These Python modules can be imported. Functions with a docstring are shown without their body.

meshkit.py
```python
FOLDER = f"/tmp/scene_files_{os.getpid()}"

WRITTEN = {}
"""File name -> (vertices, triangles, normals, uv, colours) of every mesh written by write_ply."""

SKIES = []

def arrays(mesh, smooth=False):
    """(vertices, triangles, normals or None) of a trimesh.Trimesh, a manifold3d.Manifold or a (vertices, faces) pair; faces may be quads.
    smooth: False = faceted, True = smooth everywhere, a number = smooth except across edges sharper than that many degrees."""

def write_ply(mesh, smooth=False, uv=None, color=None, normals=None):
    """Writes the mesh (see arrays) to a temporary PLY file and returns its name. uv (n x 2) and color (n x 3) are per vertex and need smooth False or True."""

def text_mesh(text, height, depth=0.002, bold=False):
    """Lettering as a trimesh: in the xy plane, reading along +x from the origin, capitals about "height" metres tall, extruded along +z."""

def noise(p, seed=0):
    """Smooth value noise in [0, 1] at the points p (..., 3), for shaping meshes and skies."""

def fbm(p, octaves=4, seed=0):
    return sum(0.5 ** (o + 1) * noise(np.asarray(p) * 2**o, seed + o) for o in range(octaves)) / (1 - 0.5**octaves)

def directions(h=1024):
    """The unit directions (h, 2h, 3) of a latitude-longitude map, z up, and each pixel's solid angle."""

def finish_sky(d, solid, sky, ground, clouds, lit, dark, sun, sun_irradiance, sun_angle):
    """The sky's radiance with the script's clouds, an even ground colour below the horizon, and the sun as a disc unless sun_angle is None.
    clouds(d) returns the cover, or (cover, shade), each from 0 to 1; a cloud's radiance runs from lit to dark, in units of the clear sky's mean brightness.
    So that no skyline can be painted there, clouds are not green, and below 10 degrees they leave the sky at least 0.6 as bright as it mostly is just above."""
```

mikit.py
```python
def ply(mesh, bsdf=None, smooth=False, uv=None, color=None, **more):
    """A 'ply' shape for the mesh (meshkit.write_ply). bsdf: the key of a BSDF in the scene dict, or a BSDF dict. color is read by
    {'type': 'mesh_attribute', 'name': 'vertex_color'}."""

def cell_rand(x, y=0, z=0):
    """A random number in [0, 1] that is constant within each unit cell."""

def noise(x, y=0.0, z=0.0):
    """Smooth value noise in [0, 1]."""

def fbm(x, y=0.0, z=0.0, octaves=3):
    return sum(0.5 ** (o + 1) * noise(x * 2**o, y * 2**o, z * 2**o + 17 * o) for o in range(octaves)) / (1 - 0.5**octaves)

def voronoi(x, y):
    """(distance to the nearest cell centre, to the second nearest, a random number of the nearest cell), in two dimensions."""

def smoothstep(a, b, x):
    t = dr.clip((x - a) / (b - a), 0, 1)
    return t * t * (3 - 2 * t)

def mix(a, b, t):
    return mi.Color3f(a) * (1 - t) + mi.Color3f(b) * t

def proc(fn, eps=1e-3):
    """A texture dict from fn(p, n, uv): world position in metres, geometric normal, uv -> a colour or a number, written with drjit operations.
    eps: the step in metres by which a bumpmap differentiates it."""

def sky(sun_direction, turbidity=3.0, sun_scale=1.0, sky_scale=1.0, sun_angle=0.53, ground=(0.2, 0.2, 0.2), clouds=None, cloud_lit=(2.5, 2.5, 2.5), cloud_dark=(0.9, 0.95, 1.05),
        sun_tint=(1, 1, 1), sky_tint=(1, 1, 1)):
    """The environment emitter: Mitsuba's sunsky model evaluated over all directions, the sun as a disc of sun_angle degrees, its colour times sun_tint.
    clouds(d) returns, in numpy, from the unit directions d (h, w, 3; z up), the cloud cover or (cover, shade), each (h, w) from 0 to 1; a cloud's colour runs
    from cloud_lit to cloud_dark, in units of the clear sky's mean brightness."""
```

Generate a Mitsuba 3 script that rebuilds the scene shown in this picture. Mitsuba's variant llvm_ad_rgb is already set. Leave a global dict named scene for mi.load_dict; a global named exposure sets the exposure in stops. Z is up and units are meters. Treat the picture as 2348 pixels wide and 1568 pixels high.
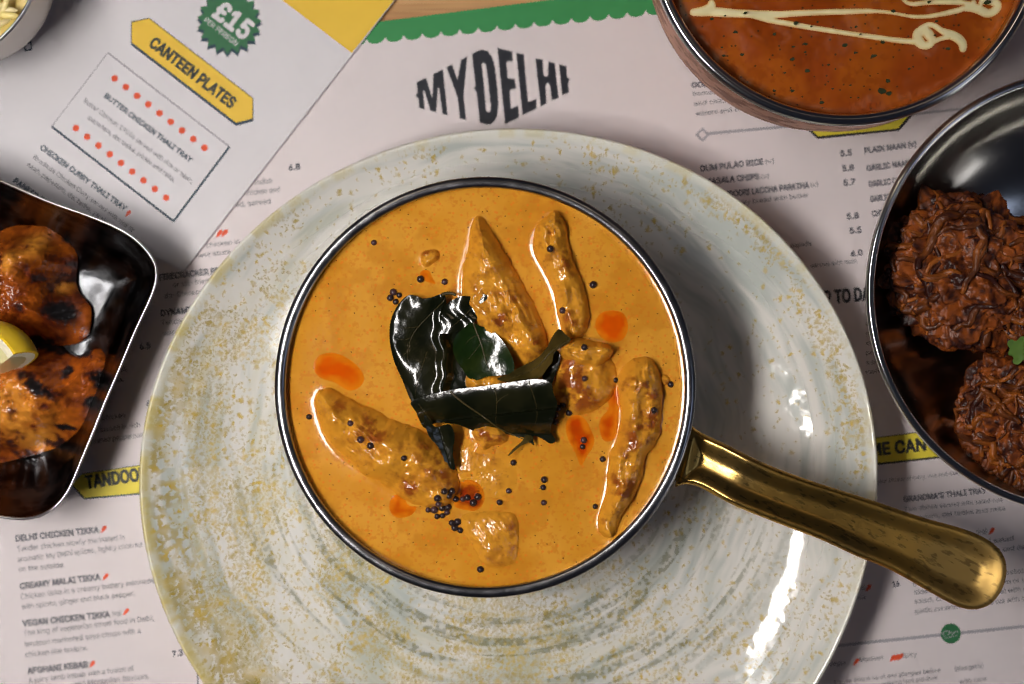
import math, random
import numpy as np, trimesh, shapely, shapely.affinity, drjit as dr, mitsuba as mi
import mikit, meshkit
from mikit import noise, fbm, voronoi, smoothstep, mix
from scipy.interpolate import splprep, splev
from scipy.spatial import Delaunay, cKDTree
from shapely.geometry import Polygon, LineString, Point
T = mi.ScalarTransform4f
random.seed(3)

# ------------------------------------------------------------------ camera, light, exposure
CAM_Z, RIM_Z = 0.508, 0.058
scene, labels = {}, {}
exposure = 0.05
scene['camera'] = {'type': 'thinlens', 'fov': 2 * math.degrees(math.atan(0.1525 / 0.45)), 'fov_axis': 'x',
                   'aperture_radius': 0.0032, 'focus_distance': CAM_Z - 0.050, 'near_clip': 0.01, 'far_clip': 20.0,
                   'to_world': T().look_at(origin=[0, 0, CAM_Z], target=[0, 0, 0], up=[0, 1, 0])}
scene['room_light'] = {'type': 'constant', 'radiance': {'type': 'rgb', 'value': [0.010, 0.011, 0.017]}}


def panel(key, label, azim, elev, dist, w, h, rgb, aim=(0, 0, 0.03)):
    """A rectangular lamp or window pane of w by h metres, seen from the table at this azimuth and elevation, facing it."""
    a, e = math.radians(azim), math.radians(elev)
    d = np.array([math.cos(a) * math.cos(e), math.sin(a) * math.cos(e), math.sin(e)])
    o = np.array(aim) + d * dist
    scene[key] = {'type': 'rectangle', 'to_world': T().look_at(origin=o.tolist(), target=list(aim), up=[0, 1, 0.001]) @ T().scale([w / 2, h / 2, 1]),
                  'emitter': {'type': 'area', 'radiance': {'type': 'rgb', 'value': list(rgb)}}}
    labels[key] = {'label': label, 'category': 'window' if 'window' in key else 'lamp', 'kind': 'structure'}


panel('window', 'tall bright window lighting the table from the left', 192.5, 64.8, 0.541, 0.065, 0.20, (54, 51.3, 48.7))
panel('window_001', 'broad low window beyond the right end of the table', -26, 16, 1.5, 0.42, 0.36, (1.7, 1.65, 1.65))
panel('window_002', 'dimmer pane of the window on the left, beyond the tray', 153.4, 61.3, 0.56, 0.08, 0.15, (11, 10.7, 10.5))
panel('window_003', 'small bluish skylight over the right of the table', -12, 50, 1.3, 0.16, 0.30, (1.0, 1.2, 1.7))
panel('ceiling_lamp', 'small warm ceiling lamp above the top of the table', 120, 58, 1.5, 0.10, 0.16, (7, 5.2, 3.4))
panel('ceiling_lamp_001', 'small warm ceiling lamp above the right of the table', 62, 66, 1.6, 0.09, 0.12, (6, 4.4, 2.9))

# ------------------------------------------------------------------ helpers


def sc(z):
    return 0.13e-3 * (CAM_Z - z) / 0.45


def P(u, v, z=0.0):
    """A point measured on the photograph (2347 x 1568 units) at its own height z above the table."""
    return np.array([(u - 1173.5) * sc(z), (784 - v) * sc(z)])


def PP(pts, z=0.0):
    pts = np.asarray(pts, float)
    return np.stack([(pts[:, 0] - 1173.5) * sc(z), (784 - pts[:, 1]) * sc(z)], 1)


def crop(pts, x0, y0, width, shown):
    k = width / shown
    return [((x0 + x * k) * 0.573, (y0 + y * k) * 0.573) for x, y in pts]


def A(pts): return crop(pts, 1350, 900, 1400, 2348)
def B(pts): return crop(pts, 1350, 1801, 1400, 2348)
def C0(pts): return crop(pts, 0, 0, 1400, 2348)
def CR(pts): return crop(pts, 2696, 0, 1400, 2348)


def spline(pts, n=160, closed=True, s=0.0):
    pts = np.asarray(pts, float)
    if closed:
        pts = np.vstack([pts, pts[:1]])
    tck, _ = splprep(pts.T, s=s, per=closed, k=min(3, len(pts) - 1))
    return np.array(splev(np.linspace(0, 1, n, endpoint=not closed), tck)).T


def key(name):
    n, k = 0, name
    while k in scene or k in labels or any(x.startswith(k + '__') for x in scene):
        n += 1
        k = f'{name}_{n:03d}'
    return k


def thing(name, label, cat, group=None, kind=None):
    k = key(name)
    labels[k] = {'label': label, 'category': cat}
    if group: labels[k]['group'] = group
    if kind: labels[k]['kind'] = kind
    return k


def put(name, mesh, bsdf, parent=None, smooth=False, color=None, label=None, kind=None, to_world=None):
    k = (parent + '__' + name) if parent else name
    n, base = 0, k
    while k in scene:
        n += 1
        k = f'{base}_{n:03d}'
    d = mikit.ply(mesh, bsdf, smooth=smooth, color=color) if not isinstance(mesh, dict) else dict(mesh)
    if to_world is not None: d['to_world'] = to_world
    scene[k] = d
    if label or kind:
        labels.setdefault(k, {})
        if label: labels[k]['label'] = label
        if kind: labels[k]['kind'] = kind
    return k


def fill(poly, h):
    """Triangulates a polygon with points about h apart: (points, triangles, distance of each point to the outline)."""
    if poly.geom_type != 'Polygon':
        poly = max(poly.geoms, key=lambda g: g.area)
    rings = [poly.exterior, *poly.interiors]
    edge = np.vstack([[np.array(r.interpolate(t).coords[0]) for t in np.linspace(0, r.length, max(8, int(r.length / h)), endpoint=False)] for r in rings])
    x0, y0, x1, y1 = poly.bounds
    gx, gy = np.meshgrid(np.arange(x0, x1, h), np.arange(y0, y1, h * 0.866))
    gx = gx + (np.arange(gx.shape[0]) % 2)[:, None] * h / 2
    g = np.stack([gx.ravel(), gy.ravel()], 1)
    g = g[shapely.contains_xy(poly, g[:, 0], g[:, 1])]
    tree = cKDTree(edge)
    g = g[tree.query(g)[0] > 0.55 * h] if len(g) else g
    pts = np.vstack([edge, g])
    f = Delaunay(pts).simplices
    c = pts[f].mean(1)
    f = f[shapely.contains_xy(poly, c[:, 0], c[:, 1])]
    a, b = pts[f[:, 1]] - pts[f[:, 0]], pts[f[:, 2]] - pts[f[:, 0]]
    area = a[:, 0] * b[:, 1] - a[:, 1] * b[:, 0]
    f = np.where((area < 0)[:, None], f[:, ::-1], f)[np.abs(area) > 1e-14]
    dense = np.vstack([[np.array(r.interpolate(t).coords[0]) for t in np.linspace(0, r.length, 1200)] for r in rings])
    return pts, f, cKDTree(dense).query(pts)[0]


def shut(pts, z, f, low):
    """A closed solid: the surface (pts, z), a copy of it at the heights low, and walls between."""
    n = len(pts)
    low = np.broadcast_to(low, n)
    e = np.sort(np.vstack([f[:, [0, 1]], f[:, [1, 2]], f[:, [2, 0]]]), 1)
    raw = np.vstack([f[:, [0, 1]], f[:, [1, 2]], f[:, [2, 0]]])
    _, inv, cnt = np.unique(e, axis=0, return_inverse=True, return_counts=True)
    b = raw[cnt[inv.ravel()] == 1]
    v = np.vstack([np.c_[pts, z], np.c_[pts, low], np.c_[pts, z], np.c_[pts, low]])
    walls = np.vstack([np.c_[b[:, 0] + 2 * n, b[:, 0] + 3 * n, b[:, 1] + 3 * n], np.c_[b[:, 0] + 2 * n, b[:, 1] + 3 * n, b[:, 1] + 2 * n]])
    return v, np.vstack([f, f[:, ::-1] + n, walls])


def fb(p, scale, octaves=3, seed=0):
    p = np.asarray(p, float)
    q = np.c_[p, np.zeros(len(p))] if p.shape[1] == 2 else p
    return meshkit.fbm(q / scale + 37.0, octaves, seed) - 0.5


def sst(a, b, x):
    t = np.clip((x - a) / (b - a), 0, 1)
    return t * t * (3 - 2 * t)


def lathe(profile, center, n=160):
    prof = np.asarray(profile, float)
    th = np.linspace(0, 2 * np.pi, n, endpoint=False)
    v = np.stack([prof[:, 0, None] * np.cos(th) + center[0], prof[:, 0, None] * np.sin(th) + center[1], np.repeat(prof[:, 1, None], n, 1)], -1).reshape(-1, 3)
    i, j = np.meshgrid(np.arange(len(prof) - 1), np.arange(n), indexing='ij')
    a, b = i * n + j, i * n + (j + 1) % n
    f = np.vstack([np.stack([a, b, b + n], -1).reshape(-1, 3), np.stack([a, b + n, a + n], -1).reshape(-1, 3)])
    m = trimesh.Trimesh(v, f, process=False)
    m.update_faces(m.nondegenerate_faces())
    return m


def arc(r0, z0, rad, a0, a1, n=10):
    return [(r0 + rad * math.cos(t), z0 + rad * math.sin(t)) for t in np.radians(np.linspace(a0, a1, n))]


def tube(path, radius, sides=8, closed=False):
    path = np.asarray(path, float)
    n = len(path)
    rad = np.broadcast_to(radius, n)
    tan = np.gradient(path, axis=0) if not closed else np.roll(path, -1, 0) - np.roll(path, 1, 0)
    tan /= np.linalg.norm(tan, axis=1, keepdims=True) + 1e-12
    side = np.cross(tan, [0, 0, 1.0])
    bad = np.linalg.norm(side, axis=1) < 1e-6
    side[bad] = [1, 0, 0]
    side /= np.linalg.norm(side, axis=1, keepdims=True)
    up = np.cross(side, tan)
    th = np.linspace(0, 2 * np.pi, sides, endpoint=False)
    v = (path[:, None] + rad[:, None, None] * (np.cos(th)[None, :, None] * side[:, None] + np.sin(th)[None, :, None] * up[:, None])).reshape(-1, 3)
    f = []
    for i in range(n if closed else n - 1):
        for j in range(sides):
            a, b = i * sides + j, i * sides + (j + 1) % sides
            c, d = ((i + 1) % n) * sides + j, ((i + 1) % n) * sides + (j + 1) % sides
            f += [[a, c, b], [b, c, d]]
    if not closed:
        v = np.vstack([v, path[:1], path[-1:]])
        for j in range(sides):
            f += [[n * sides, j, (j + 1) % sides], [n * sides + 1, (n - 1) * sides + (j + 1) % sides, (n - 1) * sides + j]]
    return v, np.array(f)[:, ::-1]


# ------------------------------------------------------------------ materials


def rgb(*c): return {'type': 'rgb', 'value': list(c)}


def mat(k, base, rough=0.5, spec=0.5, metal=0.0, bump=None, bscale=1.0, eps=2e-4, **more):
    b = {'type': 'principled', 'base_color': base if isinstance(base, dict) else rgb(*base),
         'roughness': rough, 'metallic': metal, **({} if metal else {'specular': spec}), **more}
    if bump is not None:
        b = {'type': 'bumpmap', 'arbitrary': mikit.proc(bump, eps), 'scale': bscale, 'bsdf': b}
    scene[k] = {'type': 'twosided', 'bsdf': b}


VC = {'type': 'mesh_attribute', 'name': 'vertex_color'}


def wood(p, n, uv):
    g = fbm(p.x * 14, p.y * 260, 0, 4)
    r = noise(p.x * 40, p.y * 1600)
    return mix((0.42, 0.21, 0.075), (0.62, 0.36, 0.15), smoothstep(0.25, 0.75, g)) * (0.85 + 0.2 * r)


def paper(p, n, uv):
    return mi.Color3f(0.70, 0.635, 0.645) * (0.97 + 0.05 * fbm(p.x * 60, p.y * 60, 0, 3))


mat('wood_bsdf', mikit.proc(wood), 0.45)
mat('paper_bsdf', mikit.proc(paper), 0.50, 0.25)
mat('paper_cool_bsdf', (0.67, 0.645, 0.67), 0.50, 0.25)
mat('ink_bsdf', (0.020, 0.022, 0.030), 0.50, 0.25)
mat('ink_navy_bsdf', (0.020, 0.045, 0.075), 0.50, 0.25)
mat('ink_soft_bsdf', (0.085, 0.083, 0.105), 0.50, 0.25)
mat('ink_grey_bsdf', (0.36, 0.34, 0.37), 0.50, 0.25)
mat('print_green_bsdf', (0.045, 0.27, 0.085), 0.50, 0.25)
mat('print_dark_green_bsdf', (0.035, 0.155, 0.065), 0.50, 0.25)
mat('print_yellow_bsdf', (0.80, 0.52, 0.055), 0.50, 0.25)
mat('print_lemon_bsdf', (0.75, 0.62, 0.06), 0.50, 0.25)
mat('print_red_bsdf', (0.72, 0.09, 0.035), 0.50, 0.25)

PLC = P(1165, 1068, 0.012)


def plate_col(p, n, uv):
    x, y = p.x - float(PLC[0]), p.y - float(PLC[1])
    r = dr.sqrt(x * x + y * y)
    ca, sa = x / (r + 1e-6), y / (r + 1e-6)
    rim = dr.clip(uv.x, 0, 1)
    side = -0.80 * ca - 0.55 * sa                                   # towards the lower left the glaze is thick with ochre
    ledge = smoothstep(0.80, 0.965, rim)
    prob = 0.09 + 0.42 * smoothstep(-0.35, 0.9, side) + 0.16 * smoothstep(0.0, 0.9, -sa) - 0.05 * smoothstep(0.0, 0.9, ca) + 0.42 * smoothstep(0.90, 0.97, rim) * smoothstep(-0.3, 0.6, ca) * smoothstep(-0.6, 0.2, sa)
    prob = prob * (0.35 + 1.3 * smoothstep(0.3, 0.7, fbm(x * 70 + 3, y * 70, 0, 2)))
    wx, wy = x + 0.0012 * noise(x * 700, y * 700) + 0.0006 * noise(x * 1900, y * 1900), y + 0.0012 * noise(x * 700 + 9, y * 700 + 4) + 0.0006 * noise(x * 1900 + 5, y * 1900)
    d1, d2, k1 = voronoi(wx * 560, wy * 440)
    e1, e2, k2 = voronoi(wx * 1200 + 5, wy * 950 + 3)
    s1 = smoothstep(0.58, 0.14, d1) * dr.select(k1 < prob * 0.75, 1.0, 0.0)
    s2 = smoothstep(0.62, 0.16, e1) * dr.select(k2 < prob * 1.2, 1.0, 0.0)
    g1, g2, k3 = voronoi(wx * 330 + 9, wy * 270)
    net = smoothstep(0.42, 0.20, g2 - g1 + 0.25 * (noise(x * 900, y * 900) - 0.5)) * ledge * smoothstep(0.30, 0.9, side) * smoothstep(0.25, 0.6, fbm(x * 130, y * 130 + 3, 0, 3))
    spot = dr.maximum(dr.maximum(s1, 0.8 * s2), net)
    smear = fbm(r * 330 + 2.0 * fbm(x * 60, y * 60, 0, 2), dr.atan2(y, x) * 4.0, 0, 4)
    base = mix((0.48, 0.51, 0.475), (0.73, 0.71, 0.665), smoothstep(0.28, 0.62, 0.55 * smear + 0.45 * fbm(x * 45, y * 45, 0, 3)))
    base = mix(base, (0.50, 0.47, 0.26), 0.24 * smoothstep(0.42, 0.72, fbm(r * 260 + 11, dr.atan2(y, x) * 5, 0, 4)) * smoothstep(-0.8, 0.5, side))
    ochre = mix((0.60, 0.41, 0.035), (0.38, 0.28, 0.045), dr.minimum(noise(x * 300, y * 300 + 5) + 0.3 * ledge * smoothstep(0.2, 0.8, side), 1.0))
    col = mix(base, ochre, spot * dr.minimum(0.45 + 0.5 * noise(x * 500, y * 500) + 0.12 * ledge * smoothstep(0.0, 0.7, side), 1.0))
    # olive swirls, thrown on the wheel
    x2, y2 = x + 0.002, y - 0.012
    r2 = dr.sqrt(x2 * x2 + y2 * y2)
    th = dr.atan2(x2, -y2)
    st = fbm(r2 * 420 + 1.2 * noise(th * 3, r2 * 60), th * 2.2 + 4, 0, 3)
    swirl = smoothstep(0.50, 0.66, st) * smoothstep(0.052, 0.066, r2) * smoothstep(0.108, 0.09, r2) * smoothstep(-0.1, 0.75, -y2 / (r2 + 1e-6))
    swirl = swirl * (0.35 + 0.65 * smoothstep(0.4, 0.65, noise(x * 900, y * 900)))
    col = mix(col, (0.13, 0.135, 0.05), 0.62 * swirl)
    lip = smoothstep(0.975, 0.992, rim)
    return mix(col, mix((0.70, 0.69, 0.62), (0.55, 0.44, 0.10), smoothstep(0.50, 0.66, fbm(ca * 14 + 3, sa * 14 + 3, 0, 3)) * (0.35 + 0.5 * smoothstep(-0.3, 0.6, side))), lip * 0.75)


def plate_bump(p, n, uv):
    return fbm(p.x * 160, p.y * 160, p.z * 160, 3)


mat('plate_bsdf', mikit.proc(plate_col), 0.09, 0.45, bump=plate_bump, bscale=0.00022, eps=4e-4)


def steel_bump(p, n, uv):
    return fbm(p.x * 900, p.y * 900, p.z * 300, 3)


def steel_rough(p, n, uv):
    return 0.20 + 0.08 * smoothstep(0.35, 0.75, fbm(p.x * 300, p.y * 300, p.z * 300, 3))


mat('pan_steel_bsdf', (0.34, 0.34, 0.36), mikit.proc(steel_rough), metal=1.0, bump=steel_bump, bscale=0.00004, eps=2e-4)
mat('bright_steel_bsdf', (0.66, 0.66, 0.66), 0.13, metal=1.0)
mat('karahi_steel_bsdf', (0.56, 0.55, 0.52), 0.17, metal=1.0)
mat('satin_steel_bsdf', (0.46, 0.42, 0.38), 0.38, metal=1.0)


def tray_col(p, n, uv):
    a = fbm(p.x * 130, p.y * 130, p.z * 130, 4)
    return mix((0.15, 0.155, 0.165), (0.045, 0.045, 0.047), smoothstep(0.40, 0.66, a))


def tray_rough(p, n, uv):
    return 0.14 + 0.20 * smoothstep(0.40, 0.7, fbm(p.x * 200, p.y * 200, p.z * 200, 4))


mat('tray_bsdf', mikit.proc(tray_col), mikit.proc(tray_rough), metal=1.0)


def brass_col(p, n, uv):
    x, y = p.x * 0.88 - p.y * 0.47, p.x * 0.47 + p.y * 0.88
    a = fbm(x * 420, y * 1300, p.z * 60, 5)
    b = fbm(p.x * 60 + 8, p.y * 60, 0, 3)
    f = noise(x * 900, y * 2300)
    c = mix((0.60, 0.355, 0.085), (0.47, 0.30, 0.095), smoothstep(0.35, 0.7, b))
    return mix(c, (0.15, 0.095, 0.035), smoothstep(0.60, 0.76, a + 0.06 * f + 0.10 * (b - 0.5)) * 0.6)


def brass_rough(p, n, uv):
    return 0.27 + 0.06 * noise(p.x * 1500, p.y * 1500) + 0.22 * smoothstep(0.09, 0.15, p.x)


mat('brass_bsdf', mikit.proc(brass_col), mikit.proc(brass_rough), metal=1.0)


def copper_col(p, n, uv):
    a = fbm(p.x * 200, p.y * 200, p.z * 200, 4)
    return mix((0.58, 0.29, 0.19), (0.34, 0.15, 0.085), smoothstep(0.45, 0.66, a))


def copper_bump(p, n, uv):
    return voronoi(dr.atan2(p.y - 0.123, p.x - 0.099) * 16, p.z * 260)[0]


mat('copper_bsdf', mikit.proc(copper_col), 0.42, metal=0.75, bump=copper_bump, bscale=0.0005)


def sauce_col(p, n, uv):
    a = fbm(p.x * 90, p.y * 90, 0, 3)
    f = fbm(p.x * 900, p.y * 900, 0, 3)
    d, _, k = voronoi(p.x * 240, p.y * 240)
    d2, _, k2 = voronoi(p.x * 420 + 31, p.y * 420)
    c = mix((0.58, 0.245, 0.019), (0.63, 0.285, 0.030), smoothstep(0.3, 0.7, a))
    c = mix(c, (0.50, 0.185, 0.014), 0.55 * smoothstep(0.46, 0.68, fbm(p.x * 150 + 4, p.y * 150, 0, 4)))
    c = mix(c, (0.54, 0.165, 0.013), 0.55 * smoothstep(0.54, 0.78, f))
    c = mix(c, (0.70, 0.16, 0.012), 0.65 * smoothstep(0.20, 0.06, d2) * dr.select(k2 > 0.5, 1.0, 0.0))
    return mix(c, (0.10, 0.045, 0.015), 0.8 * smoothstep(0.065, 0.035, d) * dr.select(k > 0.55, 1.0, 0.0))


def sauce_bump(p, n, uv):
    return fbm(p.x * 700, p.y * 700, 0, 2)


mat('sauce_bsdf', mikit.proc(sauce_col), 0.14, 0.45, bump=sauce_bump, bscale=0.000035)
def meat_bump(p, n, uv):
    return fbm(p.x * 900, p.y * 900, p.z * 900, 3)


mat('chicken_bsdf', VC, 0.16, 0.6, bump=meat_bump, bscale=0.00032, eps=2e-4)
mat('oil_bsdf', VC, 0.06, 0.35)
OIL = {'orange': (0.58, 0.074, 0.001), 'red': (0.46, 0.045, 0.001), 'dark': (0.24, 0.025, 0.003)}


def leaf_bump(p, n, uv):
    return fbm(p.x * 380, p.y * 380, 0, 2) + 0.13 * noise(p.x * 2600, p.y * 2600)


def leaf_mat(k, a, b):
    def col(p, n, uv, a=a, b=b):
        return mix(a, b, smoothstep(0.35, 0.7, fbm(p.x * 130, p.y * 130, 0, 4)))
    mat(k, mikit.proc(col), 0.15, 0.5, bump=leaf_bump, bscale=0.00012, eps=1.2e-4)


leaf_mat('leaf_black_bsdf', (0.0040, 0.0052, 0.0018), (0.0105, 0.0105, 0.0036))
leaf_mat('leaf_green_bsdf', (0.006, 0.016, 0.0025), (0.020, 0.027, 0.0035))
leaf_mat('leaf_olive_bsdf', (0.030, 0.022, 0.005), (0.075, 0.048, 0.010))
mat('vein_bsdf', (0.055, 0.040, 0.012), 0.35, 0.4)
mat('seed_bsdf', (0.022, 0.013, 0.014), 0.30, 0.5)
mat('seed_brown_bsdf', (0.055, 0.026, 0.028), 0.34, 0.5)


def tomato_col(p, n, uv):
    a = fbm(p.x * 75, p.y * 75, 0, 4)
    f = fbm(p.x * 420, p.y * 420, 0, 3)
    c = mix((0.245, 0.042, 0.0045), (0.33, 0.073, 0.0065), smoothstep(0.3, 0.7, a))
    d, _, k = voronoi(p.x * 330, p.y * 330)
    c = mix(c, (0.22, 0.036, 0.004), 0.5 * smoothstep(0.5, 0.75, f))
    return mix(c, (0.035, 0.022, 0.008), 0.85 * smoothstep(0.13, 0.06, d) * dr.select(k > 0.62, 1.0, 0.0))


mat('tomato_bsdf', mikit.proc(tomato_col), 0.22, 0.45)
mat('cream_bsdf', VC, 0.3, 0.4)
mat('herb_bsdf', (0.026, 0.032, 0.010), 0.7, 0.2)
mat('char_bsdf', VC, 0.26, 0.6, bump=meat_bump, bscale=0.00050, eps=2e-4)
mat('onion_bsdf', VC, 0.42, 0.35, bump=meat_bump, bscale=0.0005, eps=2e-4)
mat('rind_bsdf', (0.86, 0.58, 0.030), 0.32, 0.5)
mat('pith_bsdf', (0.86, 0.80, 0.58), 0.6, 0.3)
mat('flesh_bsdf', (0.72, 0.66, 0.34), 0.15, 0.5)
mat('rice_bsdf', VC, 0.35, 0.4)
mat('coriander_bsdf', (0.09, 0.17, 0.03), 0.4, 0.4)

# ------------------------------------------------------------------ table, menus
k = thing('table', 'golden brown wooden table showing along the top edge above the green scalloped border', 'table')
for i, y0 in enumerate(np.arange(-0.32, 0.33, 0.11)):
    m = trimesh.creation.box([1.0, 0.1092, 0.03])
    m.apply_translation([0.0, y0 + 0.0545, -0.0156])
    put('plank', m, 'wood_bsdf', k)

MENU_T = 0.0004


def flat(poly, z):
    ps = [poly] if poly.geom_type == 'Polygon' else list(poly.geoms)
    vs, fs, n = [], [], 0
    for q in ps:
        v, f = trimesh.creation.triangulate_polygon(q, engine='earcut')
        vs.append(np.c_[v, np.full(len(v), z)]); fs.append(f + n); n += len(v)
    v, f = np.vstack(vs), np.vstack(fs)
    a, b = v[f[:, 1]] - v[f[:, 0]], v[f[:, 2]] - v[f[:, 0]]
    f = np.where(((a[:, 0] * b[:, 1] - a[:, 1] * b[:, 0]) < 0)[:, None], f[:, ::-1], f)
    return v, f


def slab(poly, z0, z1):
    m = trimesh.creation.extrude_polygon(poly, z1 - z0, engine='earcut')
    m.apply_translation([0, 0, z0])
    return m


class Ink:
    """Printed marks that lie on one sheet, collected into one mesh."""
    def __init__(self, z): self.z, self.v, self.f, self.n = z, [], [], 0

    def add(self, v, f):
        self.v.append(v); self.f.append(f + self.n); self.n += len(v)

    def text(self, s, a, b, cap, bold=False, squeeze=None):
        m = meshkit.text_mesh(s, 1.0, 0.02, bold)
        v, f = np.array(m.vertices), np.array(m.faces)
        n = np.cross(v[f[:, 1]] - v[f[:, 0]], v[f[:, 2]] - v[f[:, 0]])
        f = f[(n[:, 2] > 0) & (v[f][:, :, 2].min(1) > 0.01)]
        used, inv = np.unique(f, return_inverse=True)
        v, f = v[used], inv.reshape(-1, 3)
        a, b = P(*a, self.z), P(*b, self.z)
        L = np.linalg.norm(b - a); d = (b - a) / L; up = np.array([-d[1], d[0]])
        x0, x1 = v[:, 0].min(), v[:, 0].max()
        q = a + ((v[:, :1] - x0) / (x1 - x0) * L) * d + v[:, 1:2] * cap * sc(self.z) * up
        w = (0.038 if bold else 0.008) * cap * sc(self.z)
        g = shapely.union_all(shapely.polygons(q[f])).buffer(w, quad_segs=1).simplify(0.000012)
        self.add(*flat(g, self.z))
        return self

    def poly(self, pts, holes=()):
        self.add(*flat(Polygon(PP(pts, self.z), [PP(h, self.z) for h in holes]).buffer(0), self.z))
        return self

    def line(self, a, b, w):
        self.add(*flat(LineString(PP([a, b], self.z)).buffer(w * sc(self.z) / 2, cap_style=2), self.z))
        return self

    def chilli(self, u, v, size=1.0):
        t = np.linspace(0, 2 * np.pi, 20, endpoint=False)
        a = np.radians(-52)
        x, y = 10 * size * np.cos(t), 4 * size * np.sin(t) * (1 + 0.5 * np.cos(t))
        return self.poly(np.stack([u + x * np.cos(a) - y * np.sin(a), v + x * np.sin(a) + y * np.cos(a)], 1))

    def mesh(self): return np.vstack(self.v), np.vstack(self.f)


Z1, Z2, Z3 = MENU_T + 0.0001, MENU_T + 0.0002, MENU_T + 0.0003
menu = thing('menu', 'large pinkish white paper menu with a green scalloped edge, spread under the plate', 'menu')
top = PP([(-500, 226), (893, 47), (1235, 3), (2900, -180)], MENU_T)
sheet = Polygon(np.vstack([top, PP([(3100, 1700), (-300, 2100)], MENU_T)]))
put('sheet', slab(sheet, 0.0, MENU_T), 'paper_bsdf', menu)

cusps = [(883 + (1474 - 883) * i / 13.85, 85.4 - 60.8 * i / 13.85) for i in range(-9, 24)]
low = []
for (u0, v0), (u1, v1) in zip(cusps[:-1], cusps[1:]):
    for t in np.linspace(0, 1, 9)[:-1]:
        low.append((u0 + (u1 - u0) * t, v0 + (v1 - v0) * t + 13 * math.sqrt(max(0, 1 - (2 * t - 1) ** 2))))
topline = [(u, 47 - (u - 893) * (44 / 342) + (0.0 if u < 1235 else (u - 1235) * 0.0186)) for u in np.linspace(cusps[0][0], low[-1][0], 30)]
b = Ink(Z1).poly(low + topline[::-1])
put('scalloped_border', b.mesh(), 'print_green_bsdf', menu, label='green scalloped border along the top of the menu')

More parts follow.
